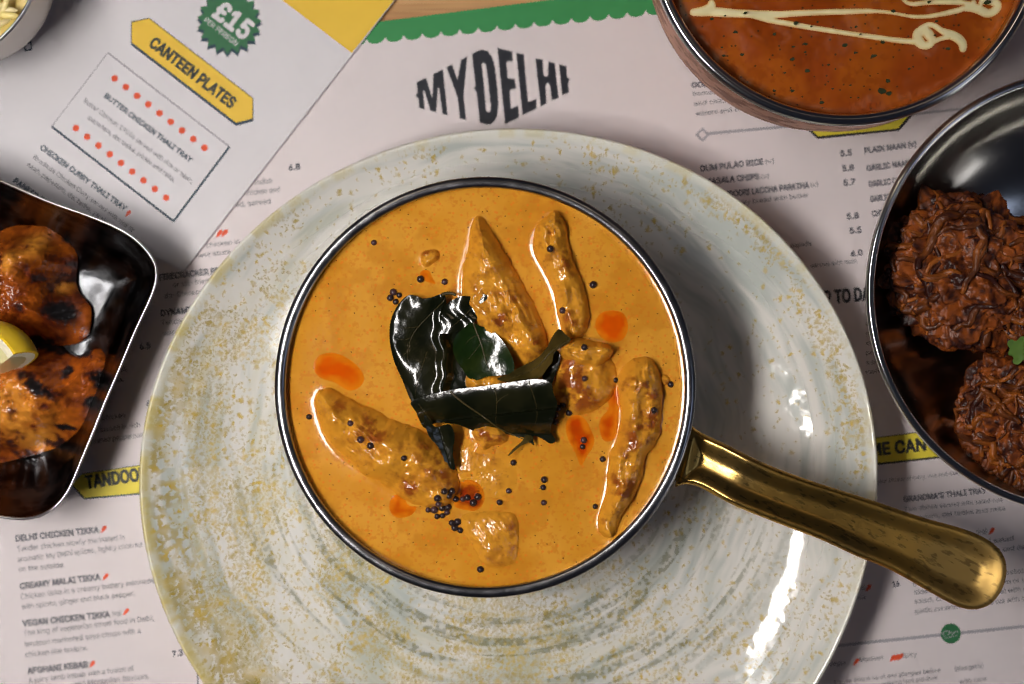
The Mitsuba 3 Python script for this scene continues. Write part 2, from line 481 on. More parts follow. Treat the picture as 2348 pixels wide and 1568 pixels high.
LG = lambda pts: crop(pts, 1630, 170, 680, 2348)
logo = Ink(Z1)
logo.poly(LG([(125, 550), (255, 490), (345, 770), (358, 435), (490, 375), (555, 1005), (485, 990), (437, 640), (420, 625), (398, 965), (318, 945), (232, 660), (215, 670), (238, 925), (165, 905), (148, 770), (110, 737), (140, 690)]))
logo.poly(LG([(540, 345), (615, 305), (690, 515), (740, 240), (825, 200), (775, 750), (810, 1070), (725, 1050), (690, 760)]))
logo.poly(LG([(890, 165), (960, 120), (1040, 100), (1110, 125), (1170, 210), (1205, 330), (1240, 620), (1255, 850), (1245, 980), (1215, 1070), (1165, 1125), (1100, 1135), (1000, 1110), (955, 690), (940, 665), (910, 640), (940, 605)]),
          [LG([(1025, 300), (1050, 275), (1080, 305), (1110, 500), (1150, 880), (1145, 950), (1115, 970), (1085, 940), (1060, 640)])])
logo.poly(LG([(1240, 75), (1445, 130), (1455, 265), (1390, 255), (1365, 280), (1385, 495), (1480, 505), (1500, 635), (1430, 650), (1410, 670), (1430, 915), (1525, 870), (1540, 1035), (1350, 1130)]))
logo.poly(LG([(1500, 145), (1605, 165), (1665, 825), (1775, 785), (1785, 910), (1590, 1005)]))
logo.poly(LG([(1765, 225), (1865, 240), (1880, 450), (1910, 475), (1940, 460), (1945, 265), (2035, 290), (2085, 770), (1995, 800), (1965, 580), (1935, 560), (1905, 590), (1920, 845), (1840, 885)]))
logo.poly(LG([(2095, 305), (2195, 330), (2200, 460), (2215, 490), (2245, 505), (2225, 545), (2220, 580), (2230, 690), (2135, 730)]))
put('shop_name', logo.mesh(), 'ink_bsdf', menu, label='black diamond-shaped shop name lettering')

# yellow headings
bn = put('heading_banner', Ink(Z2).poly([(166, 1110), (188, 1087), (330, 1066), (700, 1010), (700, 1092), (560, 1110), (330, 1129), (194, 1141)]).mesh(), 'print_lemon_bsdf', menu, label='yellow heading banner half under the left rim of the plate')
put('shade', Ink(Z1).poly([(164, 1112), (188, 1085), (330, 1064), (700, 1008), (700, 1097), (560, 1115), (330, 1133), (193, 1145)]).mesh(), 'ink_navy_bsdf', bn)
put('lettering', Ink(Z3).text('TANDOORI', (199, 1119), (350, 1097), 28, True).mesh(), 'ink_bsdf', bn)
bn = put('heading_banner', Ink(Z2).poly([(1847, 288), (1868, 262), (2050, 243), (2083, 264), (2057, 295), (1875, 313)]).mesh(), 'print_lemon_bsdf', menu, label='yellow heading banner half under the copper bowl')
put('shade', Ink(Z1).poly([(1843, 290), (1866, 259), (2052, 240), (2090, 266), (2061, 300), (1874, 319)]).mesh(), 'ink_bsdf', bn)
bn = put('heading_banner', Ink(Z2).poly([(1850, 1024), (2003, 1005), (2250, 973), (2280, 1005), (2250, 1030), (2150, 1046), (2003, 1062), (1850, 1080)]).mesh(), 'print_lemon_bsdf', menu, label='yellow heading banner running under the steel bowl')
put('shade', Ink(Z1).poly([(1850, 1022), (2003, 1003), (2250, 971), (2283, 1005), (2250, 1035), (2150, 1051), (2003, 1067), (1850, 1085)]).mesh(), 'ink_bsdf', bn)
put('lettering', Ink(Z3).text('HOME CANTEEN', (1943, 1051), (2210, 1022), 27, True).mesh(), 'ink_bsdf', bn)


def block(lines, ink='ink_soft_bsdf', z=Z1, parent=None, name='text_block'):
    q = Ink(z)
    for l in lines:
        q.text(*l)
    return put(name, q.mesh(), ink, parent or menu)


D = lambda pts: crop(pts, 0, 1801, 1400, 2348)


def ln(cr, s, x0, y0, x1, y1, cap, bold=False):
    a, b = cr([(x0, y0), (x1, y1)])
    return (s, a, b, cap, bold)


block([ln(D, 'DELHI CHICKEN TIKKA', 108, 612, 665, 552, 13.5, True), ln(D, 'Tender chicken slowly marinated in', 118, 680, 838, 598, 12),
       ln(D, 'aromatic My Delhi spices, lightly charred', 120, 750, 955, 647, 12), ln(D, 'on the outside.', 128, 815, 435, 783, 12)])
block([ln(D, 'CREAMY MALAI TIKKA', 138, 932, 675, 868, 13.5, True), ln(D, 'Chicken tikka in a creamy buttery marinade', 142, 1000, 1040, 888, 12),
       ln(D, 'with spices, ginger and black pepper.', 148, 1067, 905, 975, 12)])
block([ln(D, 'VEGAN CHICKEN TIKKA', 155, 1182, 740, 1118, 13.5, True), ln(D, '(vg)', 755, 1112, 815, 1104, 11), ln(D, 'The king of vegetarian street food in Delhi,', 162, 1245, 1035, 1140, 12),
       ln(D, 'tandoori marinated soya chops with a', 168, 1318, 945, 1225, 12), ln(D, 'chicken like texture.', 172, 1388, 590, 1340, 12)])
block([ln(D, 'AFGHANI KEBAB', 188, 1500, 590, 1455, 13.5, True), ln(D, 'A juicy lamb kebab with a fusion of', 195, 1562, 900, 1478, 12),
       ln(D, 'and Mongolian flavours.', 500, 1585, 1005, 1530, 12)])
block([ln(D, '7.3', 1160, 1385, 1230, 1375, 13, True)], name='price')
q = Ink(Z1)
for x, y in ((695, 530), (708, 850), (845, 1085), (618, 1435)):
    q.chilli(*D([(x, y)])[0])
put('spice_marks', q.mesh(), 'print_red_bsdf', menu, kind='stuff')

E = lambda pts: crop(pts, 0, 900, 1400, 2348)
block([ln(E, 'chicken in a', 1385, 152, 1650, 120, 11), ln(E, 'nese sauce,', 1320, 220, 1560, 192, 11)])
block([ln(E, 'FIRECRACKER PRAWN', 1070, 372, 1590, 310, 13.5, True), ln(E, 'or stir-fried', 1165, 418, 1400, 390, 11.5), ln(E, 'do-Chinese', 1105, 492, 1360, 460, 11.5)])
block([ln(E, 'DYNAMITE', 1083, 612, 1340, 580, 13.5, True), ln(E, 'Tempura', 1085, 672, 1260, 650, 11.5), ln(E, 'with chilli', 1095, 745, 1290, 722, 11.5)])
block([ln(E, '6.5', 940, 835, 1012, 826, 13, True)], name='price')
block([ln(E, 'dishes,', 740, 990, 858, 976, 11.5), ln(E, 'tikka.', 730, 1062, 832, 1050, 11.5)])
block([ln(E, '6.5', 985, 1215, 1055, 1207, 12, True)], name='price')
block([ln(E, 'chicken', 690, 1310, 840, 1290, 11.5), ln(E, 'but tossed in rich', 600, 1400, 940, 1355, 11.5), ln(E, 'crushed peppercorn', 590, 1470, 975, 1420, 11.5)])
F0 = lambda pts: crop(pts, 600, 650, 650, 1456)
block([ln(C0, '6.8', 1940, 1145, 2015, 1135, 13, True)], name='price')
block([ln(F0, 'Indian', 940, 200, 1095, 183, 12), ln(F0, 'chicken and', 850, 295, 1165, 265, 12), ln(F0, 'ed, served', 770, 400, 1080, 370, 12)])
q = Ink(Z1)
for x, y in ((620, 640), (668, 635)):
    q.chilli(*F0([(x, y)])[0], 1.1)
put('spice_marks', q.mesh(), 'print_red_bsdf', menu, kind='stuff')

G = lambda pts: crop(pts, 2750, 500, 900, 2348)
block([ln(CR, 'GOL GAPPA', 120, 590, 420, 560, 12, True), ln(CR, 'Semolina puffs', 125, 645, 480, 610, 10), ln(CR, 'and chickpeas', 135, 712, 480, 672, 10), ln(CR, 'waters and crispy', 145, 778, 540, 735, 10)])
q = Ink(Z1).line((1620, 307), (1804, 290), 6.5)
c = np.array([1610, 309.0])
q.poly([c + (0, -17), c + (17, 0), c + (0, 17), c + (-17, 0)], [[c + (0, -9), c + (9, 0), c + (0, 9), c + (-9, 0)]])
put('divider', q.mesh(), 'ink_grey_bsdf', menu)
put('divider', Ink(Z1).line((2035, 268), (2300, 240), 6).mesh(), 'ink_grey_bsdf', menu)
block([ln(G, 'DUM PULAO RICE', 140, 485, 790, 412, 13, True), ln(G, '(v)', 815, 407, 905, 396, 10), ln(G, 'MASALA CHIPS', 190, 622, 750, 565, 13, True), ln(G, '(v)', 770, 562, 850, 552, 10),
       ln(G, 'TANDOORI LACCHA PARATHA', 300, 765, 1270, 655, 13, True), ln(G, '(v)', 1290, 652, 1365, 640, 10), ln(G, 'flaky bread with butter', 490, 840, 1265, 752, 10.5)])
block([ln(G, t, x, y, x + 120, y - 14, 13, True) for t, x, y in (('5.5', 1598, 330), ('5.8', 1618, 485), ('5.7', 1632, 635), ('5.8', 1668, 985), ('5.5', 1697, 1135), ('6.0', 1708, 1372))], name='price')
block([ln(CR, 'PLAIN NAAN (v)', 1280, 1030, 1625, 985, 13, True), ln(CR, 'GARLIC NAAN (v)', 1295, 1148, 1650, 1103, 13, True), ln(CR, 'GARLIC CHILLI', 1308, 1255, 1600, 1218, 13, True),
       ln(CR, 'GARLIC CHEESE', 1318, 1355, 1600, 1320, 13, True), ln(CR, 'CHILLI', 1330, 1455, 1460, 1438, 13, True)])
H = lambda pts: crop(pts, 3250, 1050, 400, 1394)
block([ln(H, 'UP TO DATE', 60, 590, 1000, 500, 29, True)], 'ink_bsdf', name='heading')
block([ln(G, 'papads', 1080, 1280, 1290, 1255, 10), ln(G, 'served with naan', 1290, 1490, 1770, 1437, 10)])
block([(s, (1985, 747 + 22 * i), (2055 + 6 * i, 739 + 22 * i), 9) for i, s in enumerate(('rice and', 'naan with', 'dal and', 'pickle and', 'salad and', 'raita with'))])
K = lambda pts: crop(pts, 3450, 1700, 646, 2348)
block([ln(K, 'your choice of curry, rice and naan', 200, 852, 1420, 715, 9)])
block([ln(K, "GRANDMA'S THALI TRAY", 600, 1120, 1800, 988, 12.5, True), ln(K, 'Two dishes served with salad rice', 610, 1258, 2040, 1110, 10.5), ln(K, 'papadam, dal tadka and raita', 640, 1388, 2070, 1240, 10.5)])
M = lambda pts: crop(pts, 3300, 2100, 796, 1962)
block([ln(M, '(vg)', 1500, 88, 1595, 76, 10), ln(M, 'Tandoori salad', 1300, 225, 1860, 150, 10.5), ln(M, 'served with rice and dal', 1200, 330, 1990, 232, 10.5)])
block([ln(M, '(vg)', 320, 640, 400, 630, 10), ln(M, 'with rice', 260, 742, 400, 728, 10.5), ln(M, '16', 672, 610, 735, 600, 12, True)])
block([ln(M, 'seasonal vegetable curry with a choice of', 868, 598, 2100, 452, 10.5), ln(M, 'sides, saffron rice, papadam or naan', 880, 685, 2100, 545, 10.5), ln(M, 'salad, chutney and raita, dal with chilli', 885, 775, 2100, 632, 10.5), ln(M, 'garlic coriander naan and dal with onion', 890, 872, 2100, 726, 10.5)])
q = Ink(Z1).line(M([(60, 1195)])[0], M([(2200, 975)])[0], 7)
put('divider', q.mesh(), 'ink_grey_bsdf', menu)
t = np.linspace(0, 2 * np.pi, 48, endpoint=False)
g = put('round_emblem', Ink(Z2).poly(np.stack([2179 + 23 * np.cos(t), 1452 + 23 * np.sin(t)], 1)).mesh(), 'print_dark_green_bsdf', menu, label='small green round emblem with pale script')
q = Ink(Z3)
pts = spline([(2165, 1458), (2172, 1446), (2176, 1448), (2172, 1456), (2180, 1449), (2183, 1455), (2188, 1448), (2195, 1450)], 40, False)
for a, b2 in zip(pts[:-1], pts[1:]):
    q.line(tuple(a), tuple(b2), 2.0)
q.line((2165, 1463), (2194, 1456), 1.5)
put('script', q.mesh(), 'ink_grey_bsdf', g)
block([ln(M, 'Vegan', 40, 1395, 200, 1375, 10.5), ln(M, 'Medium', 345, 1352, 570, 1325, 10.5), ln(M, 'Spicy', 760, 1312, 905, 1293, 10.5), ln(M, '(allergens)', 1280, 1440, 1560, 1405, 10.5)])
block([ln(M, 'Please inform us of any allergies before', 90, 1572, 1140, 1448, 10), ln(M, 'ordering food and drink', 560, 1590, 1110, 1520, 10), ln(M, 'with care', 1325, 1565, 1590, 1535, 10)])
q = Ink(Z1)
for x, y in ((305, 1350), (665, 1315), (705, 1308), (740, 1302), (1640, 62), (425, 622)):
    q.chilli(*M([(x, y)])[0], 1.0)
put('spice_marks', q.mesh(), 'print_red_bsdf', menu, kind='stuff')
put('column_rule', Ink(Z1).line((453, 1540), (456, 1640), 2.5).mesh(), 'ink_navy_bsdf', menu)

# second sheet, turned, on top of the first
S0, S1 = MENU_T + 0.0005, MENU_T + 0.0016
Y1, Y2, Y3 = S1 + 0.0001, S1 + 0.0002, S1 + 0.0003
card = thing('menu_card', 'white menu card with a green starburst price, lying askew on the big menu', 'menu')
put('card', slab(Polygon(PP([(422, 620), (905, 0), (1076, -220), (240, -840), (-560, 180), (-420, -10)], S1)).convex_hull, S0, S1), 'paper_cool_bsdf', card)
put('yellow_corner', Ink(Y1).poly([(646, 0), (806.5, 122), (904, 0), (1072, -216), (880, -360)]).mesh(), 'print_yellow_bsdf', card, label='yellow corner of the menu card')


def star(u, v, r0, r1, n, ph=0.0):
    return [(u + (r0 if i % 2 == 0 else r1) * math.cos(ph + math.pi * i / n), v + (r0 if i % 2 == 0 else r1) * math.sin(ph + math.pi * i / n)) for i in range(2 * n)]


st = put('starburst', Ink(Y2).poly(star(525.5, 50, 75, 60.5, 19, 1.63)).mesh(), 'print_dark_green_bsdf', card, label='dark green starburst with a white price')
put('shade', Ink(Y1).poly(star(525.5, 57, 76, 61.5, 19, 1.63)).mesh(), 'ink_navy_bsdf', st)
q = Ink(Y3).text('£15', (486, 36), (559, 92), 43, True).text('PER PERSON', (467, 49), (540, 106), 12)
put('lettering', q.mesh(), 'paper_cool_bsdf', st)
hb = C0([(885, 150), (1000, 125), (1695, 660), (1695, 795), (1585, 825), (885, 285)])
hh = Polygon(hb).buffer(2, join_style=2)
hh = hh.union(shapely.affinity.translate(hh, 0, 5))
bn = put('heading_banner', Ink(Y2).poly(hb).mesh(), 'print_yellow_bsdf', card, label='yellow heading banner on the menu card')
put('shade', Ink(Y1).poly(list(hh.exterior.coords)).mesh(), 'ink_navy_bsdf', bn)
put('lettering', Ink(Y3).text('CANTEEN PLATES', *C0([(998, 305), (1548, 728)]), 25, True).mesh(), 'ink_bsdf', bn)
bx = C0([(725, 355), (1540, 985), (1165, 1485), (348, 850)])
put('frame_line', Ink(Y1).line(bx[0], bx[1], 4).line(bx[0], bx[3], 2.5).mesh(), 'ink_grey_bsdf', card)
put('frame_line', Ink(Y2).line(bx[1], bx[2], 5).line(bx[3], bx[2], 5).mesh(), 'ink_navy_bsdf', card)
for (a0, b0) in (((770, 527), (1372, 992)), ((510, 860), (1115, 1327))):
    for i in range(9):
        t = i / 8
        u, v = C0([(a0[0] + (b0[0] - a0[0]) * t, a0[1] + (b0[1] - a0[1]) * t)])[0]
        put('red_dot', Ink(Y1).poly(star(u, v, 9.0, 6.8, 11)).mesh(), 'print_red_bsdf', card)
block([ln(C0, 'BUTTER CHICKEN THALI TRAY', 698, 652, 1275, 1092, 11.5, True)], 'ink_navy_bsdf', Y1, card)
block([ln(C0, 'Butter Chicken 1950s served with rice or naan,', 560, 683, 1285, 1232, 10.5), ln(C0, 'papadam, dal tadka, pickle and raita.', 590, 797, 1165, 1222, 10.5)], 'ink_soft_bsdf', Y1, card)
block([ln(C0, 'CHICKEN CURRY THALI TRAY', 268, 998, 835, 1418, 12, True)], 'ink_navy_bsdf', Y1, card)
block([ln(C0, 'Roadside Chicken Curry served with rice or', 222, 1062, 890, 1560, 10.5), ln(C0, 'naan, papadam, dal tadka, pickle and', 180, 1112, 790, 1560, 10.5)], 'ink_soft_bsdf', Y1, card)
block([ln(C0, 'PANEER THALI TRAY', 88, 1222, 500, 1520, 12, True)], 'ink_navy_bsdf', Y1, card)
put('spice_mark', Ink(Y1).chilli(*C0([(860, 1433)])[0], 0.9).mesh(), 'print_red_bsdf', card)
put('small_square', Ink(Y1).poly(C0([(160, 285), (212, 276), (217, 338), (165, 345)]), [C0([(172, 296), (203, 291), (207, 328), (175, 333)])]).mesh(), 'ink_navy_bsdf', card)

# ------------------------------------------------------------------ plate
PL_PX = [(1149, 302), (1286, 307), (1388, 329), (1491, 362), (1576, 392), (1670, 453), (1760, 525), (1852, 615), (1921, 728), (1972, 857), (1996, 994), (2001, 1100), (1995, 1200), (1979, 1285), (1948, 1391), (1907, 1493),
         (1862, 1575), (1770, 1690), (1640, 1775), (1400, 1830), (1120, 1840), (850, 1812), (650, 1735), (540, 1650), (475, 1568), (410, 1442), (355, 1315), (336, 1223), (328, 1110), (330, 1032), (342, 960), (369, 857), (420, 734), (512, 604), (611, 516), (690, 450), (773, 401), (910, 341), (1047, 310)]
RIM = 0.0258
ring = spline(PP(PL_PX, RIM), 260, s=1.1e-5)
cen = P(1165, 1068, RIM)
rho = np.r_[np.linspace(0, 0.62, 14)[:-1], np.linspace(0.62, 1.0, 46)]
zt = 0.0100 + 0.0158 * np.clip((rho - 0.66) / 0.34, 0, 1) ** 2.1
n = len(ring)
wob = 0.00007 * np.array([[math.sin(5 * a + 40 * r) for a in np.linspace(0, 2 * np.pi, n, endpoint=False)] for r in rho])
topv = np.concatenate([cen + (ring - cen) * r for r in rho])
topz = (np.repeat(zt[:, None], n, 1) + wob * (rho[:, None] > 0.5)).ravel()
lipr = [(1.006, 0.0258), (1.010, 0.0250), (1.009, 0.0238), (0.995, 0.0226)]
under = lipr + [(r, max(0.0042, 0.0236 - 0.0200 * (0.995 - r) / 0.32)) for r in np.linspace(0.98, 0.62, 14)] + [(0.60, 0.0008), (0.55, 0.0008), (0.54, 0.004), (0.0, 0.004)]
v2 = np.vstack([np.c_[topv, topz]] + [np.c_[cen + (ring - cen) * r, np.full(n, z)] for r, z in under])
rows = len(rho) + len(under)
i, j = np.meshgrid(np.arange(rows - 1), np.arange(n), indexing='ij')
a, b = i * n + j, i * n + (j + 1) % n
f2 = np.vstack([np.stack([a, b + n, b], -1).reshape(-1, 3), np.stack([a, a + n, b + n], -1).reshape(-1, 3)])
e1, e2 = v2[f2[:, 1]] - v2[f2[:, 0]], v2[f2[:, 2]] - v2[f2[:, 0]]
first = np.cross(e1, e2)[np.abs(v2[f2[:, 0], 2] - 0.0100) < 2e-4][:, 2].mean()
if first < 0: f2 = f2[:, ::-1]
okf = np.linalg.norm(np.cross(v2[f2[:, 1]] - v2[f2[:, 0]], v2[f2[:, 2]] - v2[f2[:, 0]]), axis=1) > 1e-14
f2 = f2[okf]
uvp = np.c_[np.r_[np.repeat(rho, n), np.repeat([min(r, 1.0) for r, _ in under], n)], np.tile(np.arange(n) / n, rows)]
plate = thing('plate', 'large off white stoneware plate speckled with ochre under the brass-handled saucepan', 'plate')
scene[plate] = mikit.ply((v2, f2), 'plate_bsdf', smooth=True, uv=uvp)

# ------------------------------------------------------------------ saucepan
PC = P(1112, 888, RIM_Z)
R = 0.0629
pan = thing('saucepan', 'small round steel saucepan of orange curry with a brass handle, standing on the speckled plate', 'saucepan')
body = [(0, 0.0135), (0.050, 0.0135), (0.0565, 0.0165), (0.0590, 0.022), (0.0600, 0.030), (0.0602, 0.0560), (0.0612, 0.0560), (0.0612, 0.030), (0.0605, 0.021), (0.058, 0.0135), (0.054, 0.0105), (0, 0.0105)]
put('body', lathe(body, PC), 'pan_steel_bsdf', pan, smooth=40)
lip = [(0.0600, 0.0535), (0.0596, 0.0560)] + [(0.06125 + 0.00165 * math.cos(t), 0.0566 + 0.00115 * math.sin(t)) for t in np.radians(np.linspace(180, -60, 26))] + [(0.0618, 0.0550), (0.0600, 0.0535)]
put('rim', lathe(lip, PC, 240), 'pan_steel_bsdf', pan, smooth=60)

# handle: a pressed brass channel that ends in a rounded spoon
hz = 0.050
HT = [(1588, 975), (1600, 986), (1650, 1012), (1729, 1051), (1818, 1088), (1921, 1122), (2023, 1155), (2126, 1189), (2211, 1213), (2255, 1233), (2290, 1267), (2298, 1302), (2286, 1349), (2255, 1384), (2211, 1392), (2160, 1373), (2091, 1334), (2023, 1298), (1972, 1278), (1886, 1239), (1818, 1213), (1750, 1187), (1647, 1141), (1579, 1114), (1553, 1122)]
hp = Polygon(PP(spline(HT, 200, False), hz))
pts, f, d = fill(hp, 0.0007)
along = ((pts - P(1590, 1050, hz)) @ (P(2290, 1310, hz) - P(1590, 1050, hz))) / np.linalg.norm(P(2290, 1310, hz) - P(1590, 1050, hz)) ** 2
wid = 0.0068 + 0.0015 * sst(0.75, 1.0, along)
tt = np.clip(d / wid, 0, 1)
hump = np.sin(np.pi * np.clip(d / 0.0021, 0, 1)) * 0.0  # kept plain: the edge roll is below
roll = -0.0016 * (1 - np.clip(d / 0.0013, 0, 1)) ** 2
dish = -0.0034 * sst(0.12, 1.0, tt) * (0.75 + 0.12 * sst(0.7, 0.95, along))
zz = 0.0490 + 0.006 * np.clip(along, 0, 1) - 0.0042 * sst(0.17, -0.01, along) + roll + dish + 0.004 * sst(0.25, 0.0, along) * 0 + 0.00005 * fb(pts, 0.012, 2)
m = shut(pts, zz, f, zz - 0.0016)
hd = put('handle', m, 'brass_bsdf', pan, smooth=35, label='tarnished brass handle with a rounded spoon end')
# bracket where the handle meets the wall
br = trimesh.creation.box([0.004, 0.016, 0.012])
ang = math.atan2(*(P(1580, 1050, hz) - PC)[::-1])
br.apply_transform(trimesh.transformations.rotation_matrix(ang, [0, 0, 1]))
br.apply_translation([PC[0] + 0.0630 * math.cos(ang), PC[1] + 0.0630 * math.sin(ang), 0.0405])
put('bracket', br, 'brass_bsdf', pan)

# ------------------------------------------------------------------ curry in the pan
ZS = 0.0535
CH = []  # chicken pieces: outline px, base height above the sauce, height, edge width, brown, name label


def piece(px, H, w, brown, label, rough=1.0, tilt=(0, 0)):
    CH.append(dict(px=px, H=H, w=w, brown=brown, label=label, rough=rough, tilt=tilt, poly=Polygon(spline(PP(px, ZS), 180)).buffer(0)))


piece([(1098, 500), (1118, 518), (1145, 565), (1170, 610), (1197, 660), (1225, 710), (1246, 770), (1250, 808), (1232, 832), (1195, 838), (1150, 810), (1105, 770), (1066, 715), (1058, 640), (1068, 590), (1080, 540)], 0.0062, 0.0065, 0.5,
      'long chicken piece pointing up from behind the curry leaves')
piece([(1268, 488), (1288, 508), (1302, 560), (1316, 610), (1335, 660), (1348, 715), (1338, 768), (1310, 785), (1288, 755), (1277, 700), (1262, 655), (1236, 605), (1222, 572), (1228, 530), (1245, 505)], 0.0058, 0.0042, 0.75,
      'narrow browned chicken strip at the upper right of the pan', tilt=(0.0, 0.0))
piece([(745, 893), (790, 910), (850, 935), (900, 960), (960, 988), (1005, 1025), (1040, 1075), (1052, 1110), (1025, 1150), (965, 1160), (930, 1145), (890, 1118), (840, 1085), (790, 1045), (752, 1002), (733, 950), (730, 910)], 0.0068, 0.0075, 0.35,
      'large chicken piece at the lower left of the pan, dotted with seeds')
piece([(1452, 828), (1488, 826), (1508, 870), (1516, 945), (1503, 1005), (1482, 1050), (1466, 1100), (1443, 1150), (1418, 1195), (1398, 1232), (1380, 1222), (1384, 1150), (1394, 1085), (1408, 1020), (1423, 960), (1418, 900), (1422, 852)], 0.0055, 0.0050, 0.9,
      'long curved browned chicken piece along the right side of the pan')
piece([(1290, 812), (1340, 800), (1385, 815), (1410, 850), (1402, 895), (1372, 935), (1330, 948), (1290, 930), (1268, 880)], 0.0040, 0.0055, 0.55,
      'round lump of chicken right of the curry leaves')
piece([(1280, 790), (1318, 778), (1365, 786), (1397, 803), (1388, 826), (1362, 842), (1325, 832), (1288, 822)], 0.0072, 0.0030, 0.35,
      'pointed flap of chicken with one seed on it, right of the leaves')
piece([(1060, 1182), (1090, 1172), (1135, 1172), (1178, 1180), (1186, 1240), (1180, 1288), (1130, 1300), (1086, 1252)], 0.0020, 0.0035, 0.4,
      'square chicken piece almost sunk in the sauce at the bottom of the pan')
piece([(1085, 985), (1130, 975), (1162, 990), (1165, 1008), (1132, 1018), (1108, 1030), (1092, 1012)], 0.0042, 0.0030, 0.7,
      'small browned chicken piece under the lower edge of the big leaf')
piece([(1070, 860), (1115, 850), (1160, 858), (1165, 895), (1120, 905), (1075, 900)], 0.0060, 0.0040, 0.3,
      'bit of chicken showing between the curry leaves')
piece([(1050, 1030), (1100, 1015), (1165, 1030), (1195, 1075), (1185, 1130), (1140, 1155), (1085, 1150), (1050, 1100)], 0.0010, 0.0090, 0.15,
      'chicken piece just breaking the surface below the big leaf')
piece([(968, 582), (985, 574), (1003, 577), (1004, 592), (992, 603), (975, 610), (966, 600)], 0.0022, 0.0015, 0.8,
      'tiny brown scrap of chicken above the red oil drop')
piece([(1512, 868), (1524, 862), (1535, 868), (1530, 878), (1515, 878)], 0.0016, 0.0012, 0.6,
      'tiny orange scrap floating by the right edge of the sauce')

ALL = [np.array([c['poly'].exterior.interpolate(t).coords[0] for t in np.linspace(0, c['poly'].exterior.length, 240)]) for c in CH]
TREE = cKDTree(np.vstack(ALL))
WHO = np.repeat([min(1.0, c['H'] / 0.005) for c in CH], 240)


def sauce_z(p):
    p = np.atleast_2d(p)
    d, i = TREE.query(p)
    inside = np.zeros(len(p), bool)
    for c in CH:
        inside |= shapely.contains_xy(c['poly'], p[:, 0], p[:, 1])
    d = np.where(inside, 0, d)
    lift = 0.00050 * WHO[i] * np.exp(-d / 0.0010)
    rr = np.linalg.norm(p - PC, axis=1)
    wall = 0.00075 * np.exp(-(0.0600 - rr) / 0.0016)
    return ZS + lift + wall + 0.00022 * fb(p, 0.018, 2, 5) + 0.00002 * fb(p, 0.0025, 2, 6)


disc = Point(*PC).buffer(0.0600, 64)
pts, f, d = fill(disc, 0.00055)
curry = thing('curry_sauce', 'smooth orange curry sauce filling the brass-handled saucepan', 'sauce')
scene[curry] = mikit.ply(shut(pts, sauce_z(pts), f, ZS - 0.004), 'sauce_bsdf', smooth=40)

TOPS = []
SCORCH = [(1272, 515, 24), (1300, 600, 14), (1495, 900, 24), (1505, 970, 18), (1470, 1065, 20), (1412, 1190, 22), (1440, 1130, 14), (790, 925, 24), (860, 985, 22), (1000, 1050, 26), (1040, 1095, 18), (930, 1120, 20), (1235, 790, 24), (1185, 660, 18), (1108, 520, 12), (1150, 740, 18), (1300, 870, 30), (1340, 930, 20), (1170, 1240, 18), (1110, 1010, 25), (985, 590, 16)]
for n_, c in enumerate(CH):
    ring_ = np.array(c['poly'].buffer(0.0004).exterior.segmentize(0.0005).coords)[:-1]
    mid_ = ring_.mean(0)
    ring_ = ring_ + (ring_ - mid_) / np.linalg.norm(ring_ - mid_, axis=1, keepdims=True) * (fb(ring_, 0.005, 3, 50 + n_) * 0.0026 * min(1, c['H'] / 0.005))[:, None]
    pts, f, d = fill(Polygon(ring_).buffer(0), 0.00031)
    t = np.clip(d / c['w'], 0, 1)
    q = np.asarray(c['poly'].centroid.coords[0])
    dome = np.sqrt(1 - (1 - t) ** 2.0)
    edge = 1 + 0.5 * fb(pts, 0.006, 2, 70 + n_)
    dome = 0.8 * dome + 0.2 * sst(0, 1, t)
    rg = c['rough']
    lumps = fb(pts, 0.0100, 2, n_) * 0.0065 + fb(pts, 0.0040, 2, 20 + n_) * 0.0020 + fb(pts, 0.0016, 2, 40 + n_) * 0.00050 + fb(pts, 0.0008, 1, 41 + n_) * 0.00022
    warp = fb(pts, 0.006, 2, 60 + n_) * 0.004
    ctr = pts - q
    ax_ = np.linalg.eigh(ctr.T @ ctr)[1]
    fl, fw = ctr @ ax_[:, 1], ctr @ ax_[:, 0]
    fn = fb(np.c_[fl / 5 + 1, fw + warp * 0.7 + 1], 0.0010, 3, 64 + n_)
    fibre = fn * 0.0019 * sst(-0.15, 0.2, fb(pts, 0.009, 2, 66 + n_))
    size = min(1.0, c['H'] / 0.005)
    z = ZS - 0.0006 + 1.35 * c['H'] * dome * edge + (lumps + fibre) * rg * size * (0.25 + 0.75 * t) + (pts - q) @ np.array(c['tilt']) * 0.6
    m1, m2, m3 = fb(pts, 0.006, 3, 80 + n_), fb(pts, 0.0018, 3, 90 + n_), fb(pts, 0.0006, 2, 95 + n_)
    spots = sum((np.exp(-((pts - P(u, v, ZS + 0.004)) ** 2).sum(1) / (2 * (q_ * 0.00013) ** 2)) for u, v, q_ in SCORCH), np.zeros(len(pts)))
    br = np.clip(np.clip(spots, 0, 1.2) * (0.55 + 2.0 * m1 + 2.2 * m2 + 1.0 * m3) + 2.2 * np.clip(-fn - 0.05, 0, 1) * c['brown'] + c['brown'] * (0.12 + 2.6 * m1 + 2.2 * m2 + 110 * lumps), 0, 1)[:, None] * sst(0.0, 0.45, t)[:, None]
    col = np.array([0.61, 0.262, 0.022]) * (1 - br) + np.array([0.27, 0.066, 0.009]) * br
    dk = (sst(0.20, 0.32, m3) * sst(0.0, 0.2, m2 + 0.04) * 0.5)[:, None]
    col = col * (1 - dk) + np.array([0.22, 0.075, 0.02]) * dk
    kk = thing('chicken_piece', c['label'], 'chicken', 'chicken pieces in the orange curry')
    v, ff = shut(pts, z, f, ZS - 0.006)
    scene[kk] = mikit.ply((v, ff), 'chicken_bsdf', smooth=True, color=np.tile(col, (4, 1)))
    TOPS.append((c['poly'], cKDTree(pts), z))


